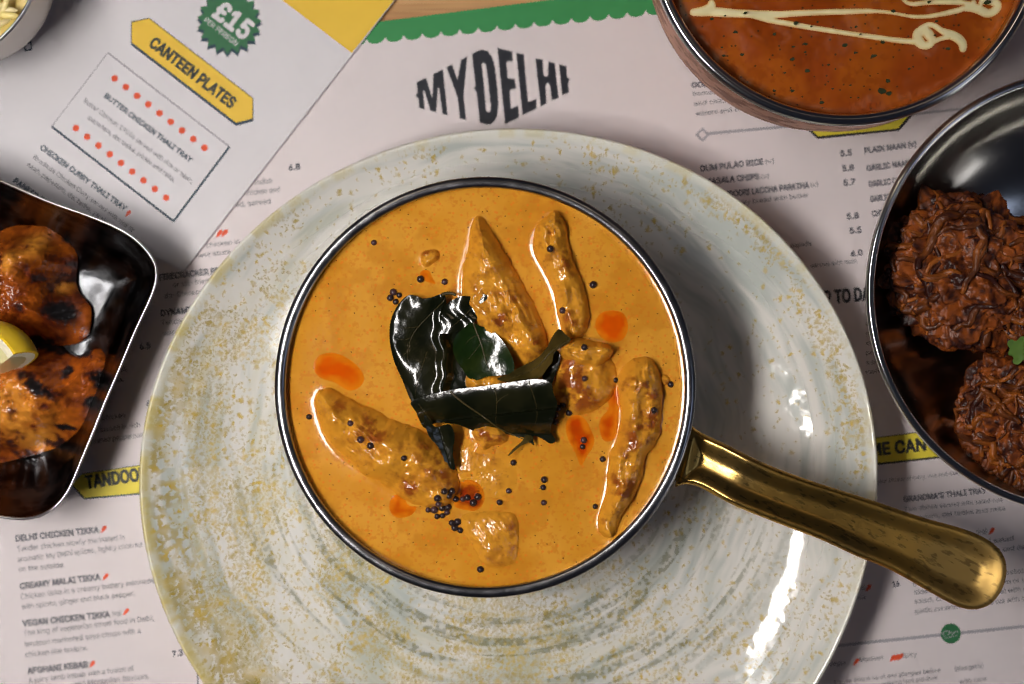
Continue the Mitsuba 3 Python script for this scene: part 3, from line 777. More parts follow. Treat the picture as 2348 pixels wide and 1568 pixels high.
def top_z(p):
    p = np.atleast_2d(p)
    z = sauce_z(p)
    for poly, tree, zz_ in TOPS:
        ins = shapely.contains_xy(poly, p[:, 0], p[:, 1])
        if ins.any():
            z[ins] = np.maximum(z[ins], zz_[tree.query(p[ins])[1]])
    return z


# chilli oil drops
for px, m_, label in (
        ([(960, 632), (970, 618), (985, 620), (992, 635), (1000, 652), (985, 650), (968, 642)], 'orange', 'small fan-shaped orange oil drop with a seed at its corner'),
        ([(1363, 745), (1375, 718), (1402, 710), (1430, 718), (1441, 745), (1432, 775), (1405, 787), (1378, 775)], 'orange', 'round orange oil drop at the upper right of the sauce'),
        ([(718, 832), (735, 812), (768, 808), (805, 825), (830, 850), (836, 872), (820, 892), (800, 897), (770, 880), (735, 868), (720, 852)], 'orange', 'largest orange oil drop, at the left of the sauce'),
        ([(1388, 890), (1408, 884), (1426, 892), (1424, 925), (1418, 965), (1405, 1010), (1388, 1013), (1373, 985), (1378, 955), (1394, 935), (1388, 910)], 'red', 'long red oil drop beside the curved chicken piece'),
        ([(1302, 958), (1318, 950), (1340, 958), (1356, 985), (1364, 1010), (1358, 1030), (1345, 1050), (1332, 1070), (1320, 1045), (1302, 1010)], 'red', 'red oil drop with two dark seeds in its middle'),
        ([(905, 1133), (892, 1150), (893, 1172), (910, 1188), (930, 1187), (948, 1178), (956, 1160), (940, 1158), (932, 1148), (930, 1138)], 'red', 'bitten-looking red oil drop at the lower left of the sauce'),
        ([(1045, 1112), (1062, 1100), (1085, 1100), (1105, 1115), (1112, 1135), (1106, 1160), (1090, 1172), (1065, 1170), (1042, 1162), (1038, 1140)], 'dark', 'dark red oil drop with seeds beside the seed cluster')):
    poly = Polygon(spline(PP(px, ZS + 0.0002), 90)).buffer(-0.0002)
    pts, f, d = fill(poly, 0.0005)
    z = np.minimum(top_z(pts), sauce_z(pts) + 0.0006) + 0.00005 + 0.00009 * np.sqrt(np.clip(d / 0.002, 0, 1))
    kk = thing('oil_drop', label, 'oil', 'chilli oil drops on the sauce')
    g = np.clip(sst(0.0, 0.0028, d + 0.0016 * fb(pts, 0.002, 2, 7)) + 1.0 * fb(pts, 0.003, 2, 8), 0, 1)[:, None]
    col = np.array([0.62, 0.17, 0.005]) * (1 - g) + np.array(OIL[m_]) * g
    scene[kk] = mikit.ply(shut(pts, z, f, z - 0.0006), 'oil_bsdf', smooth=True, color=np.tile(col, (4, 1)))

# ------------------------------------------------------------------ curry leaves


def leaf(px, zfun, bsdf, label, veins=(), h=0.00042, grow=1.0, wrinkle=0.00016, seed=0):
    zc = 0.058
    poly = Polygon(spline(PP(px, zc), 220)).buffer(0)
    pts, f, d = fill(poly, h)
    U = np.c_[pts[:, 0] / sc(zc) + 1173.5, 784 - pts[:, 1] / sc(zc)]

    def zz_(u, p):
        return ZS + 1e-3 * zfun(u[:, 0], u[:, 1]) + wrinkle * (fb(p, 0.0055, 3, seed) * 1.6 + 0.5 * fb(p, 0.0018, 2, seed + 3))
    z = zz_(U, pts)
    kk = thing('curry_leaf', label, 'leaf', 'fried curry leaves heaped on the curry')
    put('blade', shut(pts, z, f, z - 0.00022), bsdf, kk, smooth=35)
    for w, vp in veins:
        v_ = spline(vp, 40, False) if len(vp) > 2 else np.linspace(vp[0], vp[1], 14)
        pp = PP(v_, zc)
        tz = zz_(np.asarray(v_), pp) + w * 0.3
        put('midrib' if w > 0.00022 else 'vein', tube(np.c_[pp, tz], np.linspace(w, w * 0.4, len(pp)) * (1.0 if w > 0.00022 else 0.72), 6), 'vein_bsdf', kk, smooth=True)
    return kk


eu = lambda v: np.interp(v, [670, 690, 720, 770, 800, 850, 880, 910, 940], [932, 912, 896, 889, 892, 904, 918, 938, 950])


def z_big(u, v):
    e = u - eu(v)
    s = np.clip(e, 0, 400)
    w_ = 7 + 19 * sst(790, 880, v)
    z = 1.4 + (0.7 + 1.9 * sst(770, 850, v)) * (1 - np.exp(-s / w_)) - 0.003 * s
    c = 1006 + 0.03 * (v - 800) + 4 * np.sin(v / 21.0) + 3 * np.sin(v / 9.0)
    z += 0.9 * sst(c - 14, c + 8, u) - 2.6 * sst(c + 8, c + 34, u) + 1.0 * sst(c + 30, c + 140, u)
    z += 0.16 * np.sin((u * 0.8 + v * 0.55) / 13.0)
    return z + 1.6 * sst(720, 680, v) * sst(930, 990, u)


leaf(A([(440, 490), (480, 468), (560, 490), (640, 482), (720, 470), (735, 540), (790, 560), (880, 590), (930, 640), (870, 700), (800, 770), (790, 850), (815, 930), (870, 990), (893, 1060), (885, 1120), (770, 1160), (620, 1180), (500, 1190), (465, 1130), (430, 1040), (385, 940), (352, 820), (343, 740), (352, 640), (375, 580), (405, 530)]),
     z_big, 'leaf_black_bsdf', 'largest dark green curry leaf, lying at the left of the heap',
     [(0.00016, A([(740, 480), (640, 580), (560, 660), (500, 740), (470, 850), (480, 1000)])), (0.00010, A([(545, 680), (470, 690), (420, 690)])), (0.00010, A([(500, 745), (420, 770), (390, 760)])),
      (0.00012, A([(600, 850), (570, 940), (540, 1040), (520, 1150)])), (0.00010, A([(470, 850), (420, 900), (400, 960)])), (0.00009, A([(640, 980), (700, 1040), (760, 1060)]))], seed=1)
leaf(A([(715, 560), (780, 500), (850, 478), (930, 480), (1000, 475), (1004, 492), (965, 530), (945, 570), (935, 620), (915, 660), (860, 690), (790, 720), (720, 730), (660, 720), (690, 640)]),
     lambda u, v: 5.6 + 0.010 * (u - 1040) + 0.22 * np.sin((u - v * 0.35) / 8.0 + 1.2 * np.sin(v / 11.0)) + 0.008 * (690 - v), 'leaf_black_bsdf',
     'crumpled brownish leaf folded at the top of the heap', [(0.00014, A([(985, 485), (900, 560), (820, 640), (700, 720)]))], seed=5)
leaf(A([(908, 655), (940, 672), (1010, 690), (1075, 740), (1125, 800), (1165, 870), (1187, 950), (1180, 985), (1120, 1005), (1070, 1010), (990, 1020), (930, 1040), (890, 1030), (850, 985), (815, 930), (785, 870), (778, 800), (800, 740), (850, 690)]),
     lambda u, v: 6.4 + 0.00036 * (u - 1098) ** 2 + 0.004 * (790 - v) + 0.14 * np.sin((u * 0.6 + v) / 12.0), 'leaf_green_bsdf',
     'small glossy green curry leaf in the middle of the heap',
     [(0.00026, A([(912, 655), (935, 720), (965, 800), (990, 890), (1025, 975)])), (0.00011, A([(962, 795), (920, 850), (880, 900)])), (0.00011, A([(985, 870), (1050, 880), (1110, 900)])), (0.00011, A([(940, 740), (900, 760), (860, 800)])), (0.00010, A([(955, 770), (1010, 780), (1050, 800)]))], seed=9)
leaf(A([(1070, 1030), (1130, 1005), (1200, 965), (1290, 920), (1350, 880), (1395, 830), (1430, 765), (1490, 700), (1520, 730), (1562, 768), (1490, 825), (1445, 870), (1440, 910), (1405, 960), (1370, 1010), (1290, 1040), (1180, 1055), (1120, 1048)]),
     lambda u, v: 9.0 - 0.004 * (u - 1140) + 0.004 * (870 - v) + 0.0012 * (u * 0.55 + v * 0.83 - 1395) ** 2 * 0.5, 'leaf_olive_bsdf',
     'slim olive brown curry leaf pointing up to the right', [(0.00022, A([(1558, 768), (1480, 815), (1420, 860), (1360, 930), (1270, 985), (1150, 1035)]))], seed=13)


def z_fold(u, v):
    ax = (u - 945) * 0.992 - (v - 905) * 0.124
    off = (v - 905) * 0.992 + (u - 945) * 0.124           # below the ridge line is positive
    mm = off * 0.13
    z = 4.6 + 0.232 * ax * 0.13
    z = z - 0.050 * np.where(mm > 0, mm, 0) ** 2 * np.where(mm > 9, 0.75, 1.0) - 0.16 * np.where(mm < 0, mm, 0) ** 2
    return np.maximum(z, 1.0 + 0.055 * ax * 0.13)


leaf(A([(490, 1192), (525, 1168), (640, 1135), (760, 1105), (880, 1090), (1000, 1075), (1130, 1055), (1270, 1035), (1400, 1040), (1432, 1060), (1440, 1110), (1468, 1180), (1462, 1240), (1440, 1320), (1435, 1400), (1462, 1452), (1445, 1466), (1380, 1440), (1310, 1425), (1320, 1480), (1270, 1440), (1200, 1420), (1090, 1395), (1000, 1398), (900, 1380), (820, 1345), (720, 1330), (640, 1335), (590, 1370), (545, 1310), (515, 1240)]),
     z_fold, 'leaf_black_bsdf', 'broad black glossy leaf rolled across the bottom of the heap',
     [(0.00032, A([(760, 1115), (820, 1170), (900, 1230), (1000, 1300), (1080, 1360), (1190, 1415), (1310, 1470)])), (0.00016, A([(1050, 1085), (1070, 1180), (1065, 1260), (1065, 1340)])), (0.00016, A([(1280, 1040), (1310, 1130), (1335, 1230), (1325, 1330)])), (0.00010, A([(545, 1200), (600, 1280), (640, 1330)])), (0.00010, A([(1068, 1190), (1110, 1150), (1150, 1130)]))], seed=17, wrinkle=0.00012)
leaf([(975, 950), (1000, 978), (1030, 972), (1040, 985), (1042, 1010), (1039, 1045), (1040, 1078), (1030, 1072), (1015, 1045), (1000, 1018), (985, 1000)],
     lambda u, v: 5.0 - 0.012 * (v - 980) + 0.055 * np.abs(u - (1012 + (v - 1000) * 0.3)), 'leaf_black_bsdf', 'narrow black leaf tip hanging down onto the large chicken piece', [], seed=21, wrinkle=0.0002)
leaf([(1205, 998), (1222, 1004), (1212, 1014), (1195, 1022), (1180, 1034), (1164, 1046), (1176, 1030), (1192, 1016), (1200, 1006)],
     lambda u, v: 3.8 - 0.006 * (u - 1180), 'leaf_olive_bsdf', 'thin leaf splinter sticking out below the rolled leaf', [], seed=23, wrinkle=0.0001)
leaf([(1262, 800), (1280, 806), (1283, 830), (1272, 862), (1262, 880), (1246, 872), (1244, 850), (1252, 825)],
     lambda u, v: 4.0 + 0.02 * (u - 1260), 'leaf_black_bsdf', 'scrap of black leaf between the slim leaf and the round lump', [], seed=25, wrinkle=0.0006)

# leaf stem
pp = PP(spline(A([(700, 468), (735, 458), (770, 460), (795, 472)]), 14, False), 0.058)
kk = thing('leaf_stem', 'short curved brown stem at the top edge of the largest leaf', 'stem')
scene[kk] = mikit.ply(tube(np.c_[pp, np.full(14, ZS + 0.0042)], 0.0005, 8), 'vein_bsdf', smooth=True)

# ------------------------------------------------------------------ mustard seeds
rng = np.random.default_rng(11)
ball = trimesh.creation.icosphere(2, 1.0)
bv = np.array(ball.vertices) * (1 + 0.07 * (meshkit.fbm(np.array(ball.vertices) * 2.1 + 5, 2)[:, None] - 0.5))
SEEDS = [mikit.ply((bv, ball.faces), 'seed_bsdf', smooth=True), mikit.ply((bv, ball.faces), 'seed_brown_bsdf', smooth=True)]
ONE = [(A, 242, 117, 'dark seed floating alone at the upper left of the sauce'), (A, 555, 362, 'seed at the corner of the fan-shaped oil drop'), (A, 717, 381, 'seed floating just right of the fan-shaped oil drop'),
       (A, 1423, 170, 'seed high on the narrow browned chicken strip'), (A, 1716, 400, 'seed floating right of the narrow browned chicken strip'), (A, 1507, 575, 'seed low on the narrow browned chicken strip'),
       (A, 1647, 820, 'seed on the pointed flap of chicken'), (A, 1652, 1028, 'seed on the round lump of chicken'), (A, 1866, 1042, 'seed at the top of the long red oil drop'), (A, 2238, 1070, 'sunken seed near the right wall of the pan'),
       (A, 2117, 1240, 'seed on the right flank of the curved chicken piece'), (A, 1653, 1445, 'upper of two seeds in the middle of a red oil drop'), (A, 1645, 1490, 'lower of two seeds in the middle of a red oil drop'),
       (A, 102, 1323, 'topmost seed on the large chicken piece at lower left'), (A, 170, 1430, 'left one of a close pair of seeds on the large chicken piece'), (A, 237, 1468, 'right one of a close pair of seeds on the large chicken piece'),
       (A, 460, 1550, 'seed nearest the leaf tip on the large chicken piece'), (B, 1180, 85, 'seed floating below the leaf splinter'), (B, 1780, 62, 'seed between the red oil drop and the curved chicken piece'),
       (B, 1387, 200, 'larger upper seed of a touching pair below the rolled leaf'), (B, 1380, 252, 'smaller lower seed of a touching pair below the rolled leaf'), (B, 1148, 275, 'reddish seed right of the dark oil drop'), (B, 1087, 352, 'seed below right of the dark oil drop'),
       (B, 1384, 355, 'seed floating alone under the touching pair'), (B, 1730, 380, 'seed beside the lower end of the curved chicken piece'), (B, 958, 803, 'lowest seed, near the bottom rim of the pan'), (B, 940, 315, 'upper seed showing in the dark oil drop'), (B, 910, 355, 'lower seed showing in the dark oil drop')]
MANY = [([(A, 373, 450), (A, 412, 470), (A, 352, 488), (A, 388, 515)], 'seed in the tight cluster of four left of the largest leaf', 'four clustered mustard seeds'),
        ([(A, 1513, 1205), (A, 1480, 1230), (A, 1555, 1260), (A, 1465, 1275), (A, 1462, 1320)], 'seed in the loose cluster at the right end of the rolled leaf', 'mustard seeds by the rolled leaf'),
        ([(B, 722, 265), (B, 770, 267), (B, 752, 300), (B, 677, 310), (B, 682, 352), (B, 607, 403), (B, 648, 403), (B, 700, 388), (B, 740, 383), (B, 733, 420), (B, 667, 447), (B, 703, 442), (B, 792, 330)], 'seed in the big cluster at the foot of the large chicken piece', 'big cluster of mustard seeds'),
        ([(B, 765, 490), (B, 805, 482), (B, 785, 522), (B, 823, 540)], 'seed in the cluster of four just below the big cluster', 'four mustard seeds below the big cluster'),
        ([(B, 870, 320), (B, 840, 330)], 'half-hidden seed in the dark side of the dark oil drop', 'seeds in the dark oil drop')]


def seed(cr, x, y, label, group):
    u, v = cr([(x, y)])[0]
    p = P(u, v, ZS + 0.0015)
    r = 0.00084 + 0.00030 * rng.random()
    z = float(top_z(p)[0]) + r * 0.35
    if label.startswith('sunken'): z -= r * 0.6
    kk = thing('mustard_seed', label, 'seed', group)
    rot = rng.random(3) * 360
    scene[kk] = {**SEEDS[int(rng.random() < 0.3)], 'to_world': T().translate([float(p[0]), float(p[1]), z]).rotate([0, 0, 1], rot[0]).rotate([1, 0, 0], rot[1]).scale([r, r * 0.96, r])}


for cr, x, y, label in ONE:
    seed(cr, x, y, 'black mustard ' + label if not label.startswith(('dark', 'reddish', 'sunken', 'larger', 'smaller')) else label.replace(' seed', ' mustard seed', 1), 'mustard seeds scattered on the curry')
seed(lambda p: [(707, 956)], 0, 0, 'black mustard seed floating left of the large chicken piece', 'mustard seeds scattered on the curry')
for lst, label, group in MANY:
    for cr, x, y in lst:
        lab = label
        if len(lst) == 4:
            xs, ys = [q[1] for q in lst], [q[2] for q in lst]
            which = 'topmost' if y == min(ys) else 'lowest' if y == max(ys) else 'leftmost' if x == min(xs) else 'rightmost' if x == max(xs) else 'middle'
            lab = which + ' ' + label
        lab = lab.replace('half-hidden seed', 'half-hidden black mustard seed') if 'half-hidden' in lab else lab.replace('seed', 'black mustard seed', 1)
        seed(cr, x, y, lab, group)

# ------------------------------------------------------------------ copper bowl, top right
ZC = 0.060
CC = P(1940, -171, ZC)
RC = 458 * sc(ZC)
bowl = thing('copper_bowl', 'round copper bowl with a steel lining, full of red brown curry, at the top right', 'bowl')
put('copper_shell', lathe([(0, 0.0008), (0.036, 0.0008), (0.046, 0.006), (0.053, 0.016), (RC - 0.0026, 0.028), (RC - 0.0008, 0.040), (RC - 0.0004, 0.0575), (RC - 0.0016, 0.0575), (RC - 0.0020, 0.040), (0.052, 0.018), (0.044, 0.009), (0, 0.004)], CC, 200), 'copper_bsdf', bowl, smooth=40)
put('steel_lining', lathe([(0, 0.006), (0.040, 0.010), (0.052, 0.022), (RC - 0.0032, 0.042), (RC - 0.0034, 0.0590)] + arc(RC - 0.0016, 0.0588, 0.0018, 178, -70, 16) + [(RC - 0.0022, 0.056), (RC - 0.0022, 0.042), (0.0505, 0.024), (0.039, 0.0115), (0, 0.0075)], CC, 220), 'bright_steel_bsdf', bowl, smooth=50)
ZT = 0.0535


def tomato_z(p):
    z = ZT + 0.0008 * fb(p, 0.014, 3, 3) + 0.0004 * fb(p, 0.004, 2, 4)
    for u, v, s, h in ((1700, 60, 0.007, 0.0022), (1740, 100, 0.006, 0.0016), (1800, 120, 0.008, 0.0018), (1830, -10, 0.010, 0.003), (1935, 140, 0.010, 0.0018), (2150, 120, 0.012, 0.0016), (2010, 90, 0.008, 0.0014)):
        z = z + 0.6 * h * np.exp(-((p - P(u, v, ZT)) ** 2).sum(1) / (2 * (s * 0.6) ** 2))
    rr = np.linalg.norm(p - CC, axis=1)
    return z + 0.0006 * np.exp(-(RC - 0.0034 - rr) / 0.002)


pts, f, d = fill(Point(*CC).buffer(RC - 0.0034, 48), 0.0009)
kk = thing('tomato_curry', 'red brown curry filling the copper bowl, drizzled with cream', 'sauce')
scene[kk] = mikit.ply(shut(pts, tomato_z(pts), f, ZT - 0.004), 'tomato_bsdf', smooth=40)


def stroke(cp, w):
    pts_ = PP(spline(CR(cp), 60, False), ZT)
    w = 0.96 * np.interp(np.linspace(0, 1, 60), np.linspace(0, 1, len(w)), w) * 0.3417 * sc(ZT)
    return shapely.union_all([LineString([pts_[i], pts_[i + 1]]).buffer(w[i] / 2) for i in range(59)])


drz = shapely.union_all([stroke([(130, 85), (180, 80), (240, 62), (250, 25)], [55, 65, 85, 50]), stroke([(230, 75), (330, 88), (480, 98), (650, 103), (900, 92), (1200, 80), (1455, 88), (1580, 112), (1700, 112), (1850, 85), (1960, 50), (2010, 15)], [70, 58, 60, 45, 40, 44, 40, 26, 24, 32, 40, 36]),
                         stroke([(520, 108), (640, 140), (860, 180), (1060, 212), (1300, 250), (1500, 275), (1640, 285)], [44, 40, 36, 34, 36, 38, 44]), stroke([(1640, 220), (1630, 260), (1680, 310), (1720, 290), (1700, 230), (1660, 200)], [70, 80, 60, 50, 80, 60]),
                         stroke([(1670, 185), (1730, 172), (1800, 215), (1880, 250), (1930, 300), (1930, 330)], [40, 40, 44, 70, 70, 55]), stroke([(1720, 290), (1790, 262), (1850, 250)], [40, 34, 40]),
                         stroke([(1530, -10), (1590, 28), (1660, 22), (1800, 15), (1940, 20), (2040, 45), (2100, 75)], [26, 34, 36, 38, 40, 30, 40]), stroke([(1960, 55), (2060, 85), (2130, 85), (2170, 40), (2110, 5), (2060, 20)], [50, 40, 60, 60, 60, 40])])
drz = drz if drz.geom_type == 'Polygon' else max(drz.geoms, key=lambda g: g.area)
pts, f, d = fill(drz.simplify(0.00008), 0.0006)
z = tomato_z(pts) + 0.0004 * np.sqrt(np.clip(d / 0.0022, 0, 1)) + 0.0001
kk = thing('cream_drizzle', 'pale cream drizzled in zigzag lines over the red brown curry', 'cream')
g = np.clip(sst(-0.0002, 0.0007, d) + 0.25 * fb(pts, 0.004, 2, 2), 0, 1)[:, None]
scene[kk] = mikit.ply(shut(pts, z, f, z - 0.0016), 'cream_bsdf', smooth=True, color=np.tile(np.array([0.56, 0.28, 0.06]) * (1 - g) + np.array([0.76, 0.67, 0.38]) * g, (4, 1)))

FL = [(255, 130, 18), (335, 115, 10), (470, 100, 18), (410, 220, 22), (330, 375, 20), (320, 320, 12), (455, 370, 18), (670, 235, 16), (810, 165, 24), (915, 185, 12), (960, 150, 12), (880, 300, 22), (795, 320, 14), (875, 355, 12), (788, 405, 20), (740, 492, 12), (890, 480, 24), (790, 610, 20), (990, 690, 22),
      (1030, 440, 12), (1140, 310, 24), (1210, 360, 16), (1075, 468, 10), (1240, 240, 10), (1215, 185, 16), (1390, 290, 22), (1335, 380, 26), (1430, 545, 22), (1390, 615, 40), (1440, 630, 26), (1180, 575, 10), (1185, 657, 10), (1232, 657, 10), (1030, 552, 8), (1575, 465, 12), (1365, 495, 8), (1470, 78, 20), (1705, 20, 18), (1755, 145, 14),
      (1830, 335, 22), (2110, 265, 16), (1740, 245, 12), (670, 610, 16), (1060, 600, 10), (2095, 20, 34)]
for x, y, s in FL:
    u, v = CR([(x, y)])[0]
    s = s * 0.3417 * sc(ZT) * 0.68
    nn = 7
    a = np.linspace(0, 2 * np.pi, nn, endpoint=False) + rng.random() * 6
    rad = s * (0.55 + 0.6 * rng.random(nn))
    q = P(u, v, ZT) + np.stack([rad * np.cos(a) * 1.25, rad * np.sin(a) * 0.8], 1)
    pl = Polygon(q).buffer(0)
    z0 = float(tomato_z(np.array([P(u, v, ZT)]))[0]) + (0.0013 if drz.contains(Point(*P(u, v, ZT))) else 0.00025)
    m = slab(pl if pl.geom_type == 'Polygon' else max(pl.geoms, key=lambda g: g.area), z0 - 0.0004, z0 + 0.0001)
    vv = np.array(m.vertices); vv[:, 2] += 0.0004 * fb(vv[:, :2], 0.0008, 2)
    lab = 'dark green herb flake lying on the pale cream drizzle' if drz.contains(Point(*P(u, v, ZT))) else 'dried dark green herb flake sprinkled on the red brown curry'
    if (x, y) == (1390, 615): lab = 'largest dark herb flake, in the lower part of the red brown curry'
    if x == 2095: lab = 'big green herb flake on the cream blob at the end of the drizzle'
    kk = thing('herb_flake', lab, 'herb', 'herb flakes on the red brown curry')
    scene[kk] = mikit.ply((vv, m.faces), 'herb_bsdf')

# ------------------------------------------------------------------ steel bowl of fritters, right
ZK = 0.046
KC = P(2495, 670, ZK)
RK = 510 * sc(ZK)
kar = thing('steel_bowl', 'wide polished steel bowl of dark fried fritters at the right edge', 'bowl')
prof = [(0, 0.0108), (0.018, 0.0110)] + [(0.018 + (RK - 0.0195) * math.sin(t), 0.0460 - 0.0350 * math.cos(t)) for t in np.linspace(0.04, 1.50, 26)]
outer = [(r + 0.0009, z - 0.0010) for r, z in prof[::-1] if r > 0.0235] + [(0.022, 0.0100), (0.0215, 0.0012), (0.0195, 0.0012), (0.019, 0.0098), (0, 0.0096)]
put('bowl', lathe(prof + outer, KC, 220), 'karahi_steel_bsdf', kar, smooth=50)
put('rim', lathe(arc(RK - 0.0012, 0.0460, 0.0013, 0, 360, 18), KC, 220), 'bright_steel_bsdf', kar, smooth=True)


def fritter(cx, cy, r, h, zb, label, seed_):
    rg = np.random.default_rng(seed_)
    c = P(cx, cy, 0.03)
    kk = thing('onion_fritter', label, 'fritter', 'onion fritters in the steel bowl')
    core = trimesh.creation.icosphere(6, 1.0)
    v = np.array(core.vertices)
    dsp = 1 + 0.30 * (meshkit.fbm(v * 2.3 + seed_, 3, seed_)[:, None] - 0.5) * 2 + 0.20 * (meshkit.fbm(v * 6 + seed_, 3, seed_ + 2)[:, None] - 0.5) * 2 
    w = v * dsp * [r, r, h] * 0.98
    n1, n2 = meshkit.fbm(v * 5 + 3, 3, seed_ + 5), meshkit.fbm(v * 16 + 3, 3, seed_ + 6)
    t = np.clip(0.42 + 2.6 * (n1 - 0.5) + 2.0 * (n2 - 0.5), 0, 1)[:, None]
    col = np.array([0.030, 0.006, 0.003]) * (1 - t) + np.array([0.27, 0.062, 0.008]) * t ** 1.2
    put('batter', (w + [c[0], c[1], zb + h * 0.8], core.faces), 'onion_bsdf', kk, smooth=True, color=col)
    for i in range(58):
        th, ph = rg.random() * 2 * np.pi, math.acos(rg.uniform(-0.05, 0.98))
        d0 = np.array([math.sin(ph) * math.cos(th), math.sin(ph) * math.sin(th), math.cos(ph)])
        tg = np.cross(d0, rg.normal(size=3)); tg /= np.linalg.norm(tg)
        bi = np.cross(d0, tg)
        L, bend = rg.uniform(0.45, 1.5), rg.uniform(-0.7, 0.7)
        s = np.linspace(-L / 2, L / 2, 14)
        q = d0 + s[:, None] * tg + (bend * s ** 2 + 0.03 * np.sin(s * 14 + i))[:, None] * bi
        q /= np.linalg.norm(q, axis=1, keepdims=True)
        k0 = 1 + 0.30 * (meshkit.fbm(q * 2.3 + seed_, 3, seed_) - 0.5) * 2 + 0.20 * (meshkit.fbm(q * 6 + seed_, 2, seed_ + 2) - 0.5) * 2
        lift = rg.uniform(0.90, 1.00) + (rg.random() < 0.15) * rg.uniform(0.0, 0.16) * np.abs(s / L) * 2
        q = q * (k0 * lift)[:, None] * [r, r, h]
        rad = rg.choice([0.0005, 0.0008, 0.0011, 0.0015]) * rg.uniform(0.8, 1.2) * (0.4 + 0.6 * np.cos(np.linspace(-1.3, 1.3, 14)))
        tv, tf = tube(q + [c[0], c[1], zb + h * 0.8], rad, 7)
        tv = tv + (0.00016 * fb(tv, 0.0016, 2, i))[:, None]
        t = np.clip(rg.beta(0.9, 1.4) + 1.6 * fb(tv, 0.004, 2, i), 0, 1)[:, None]
        col = np.array([0.030, 0.006, 0.003]) * (1 - t) + np.array([0.33, 0.090, 0.011]) * t
        put('onion_strand', (tv, tf), 'onion_bsdf', kk, smooth=True, color=col)


fritter(2215, 615, 0.0240, 0.013, 0.017, 'dark shaggy onion fritter nearer the top of the steel bowl', 4)
fritter(2362, 965, 0.0220, 0.013, 0.018, 'dark shaggy onion fritter low in the steel bowl, at the frame edge', 9)
fritter(2440, 700, 0.0210, 0.013, 0.015, 'dark shaggy onion fritter cut by the right frame edge', 15)
pts, f, d = fill(Polygon(spline(PP([(2300, 790), (2308, 778), (2320, 782), (2330, 772), (2345, 778), (2352, 790), (2362, 800), (2350, 808), (2352, 822), (2336, 824), (2326, 834), (2312, 830), (2314, 818), (2302, 812), (2306, 800)], 0.035), 120)).buffer(0), 0.0005)
z = 0.0385 + 0.0012 * fb(pts, 0.003, 2) + 0.05 * (pts[:, 0] - pts[:, 0].min())
kk = thing('coriander_leaf', 'bright green coriander leaf tucked between the fritters', 'leaf')
scene[kk] = mikit.ply(shut(pts, z, f, z - 0.0002), 'coriander_bsdf', smooth=40)

# ------------------------------------------------------------------ steel tray of grilled chicken, left
ZR = 0.030
TR = [(-420, 250), (-300, 295), (0, 415), (56, 439), (120, 466), (188, 490), (256, 517), (308, 547), (341, 581), (357, 612), (359, 630), (352, 665), (321, 735), (273, 847), (239, 926), (205, 1011), (178, 1076), (154, 1128), (123, 1164), (92, 1182), (51, 1189), (0, 1184), (-100, 1160), (-400, 1080), (-520, 1000), (-540, 700), (-500, 350)]
tp = Polygon(spline(PP(TR, ZR), 260)).buffer(0)
tray = thing('metal_tray', 'dark rounded metal tray of grilled chicken at the left edge', 'tray')
pts, f, d = fill(tp, 0.0012)
wall = np.clip(1 - d / 0.0185, 0, 1)
z = 0.0030 + 0.0270 * (0.22 * wall + 0.78 * wall ** 2.5) + 0.0006 * fb(pts, 0.02, 2)
put('basin', shut(pts, z, f, z - 0.0011), 'tray_bsdf', tray, smooth=35)
rim = np.array([tp.exterior.interpolate(t).coords[0] for t in np.linspace(0, tp.exterior.length, 400, endpoint=False)])
put('rim', tube(np.c_[rim, np.full(400, ZR - 0.0001) + 0.0002 * fb(rim, 0.012, 2)], 0.00050, 8, True), 'bright_steel_bsdf', tray, smooth=True)


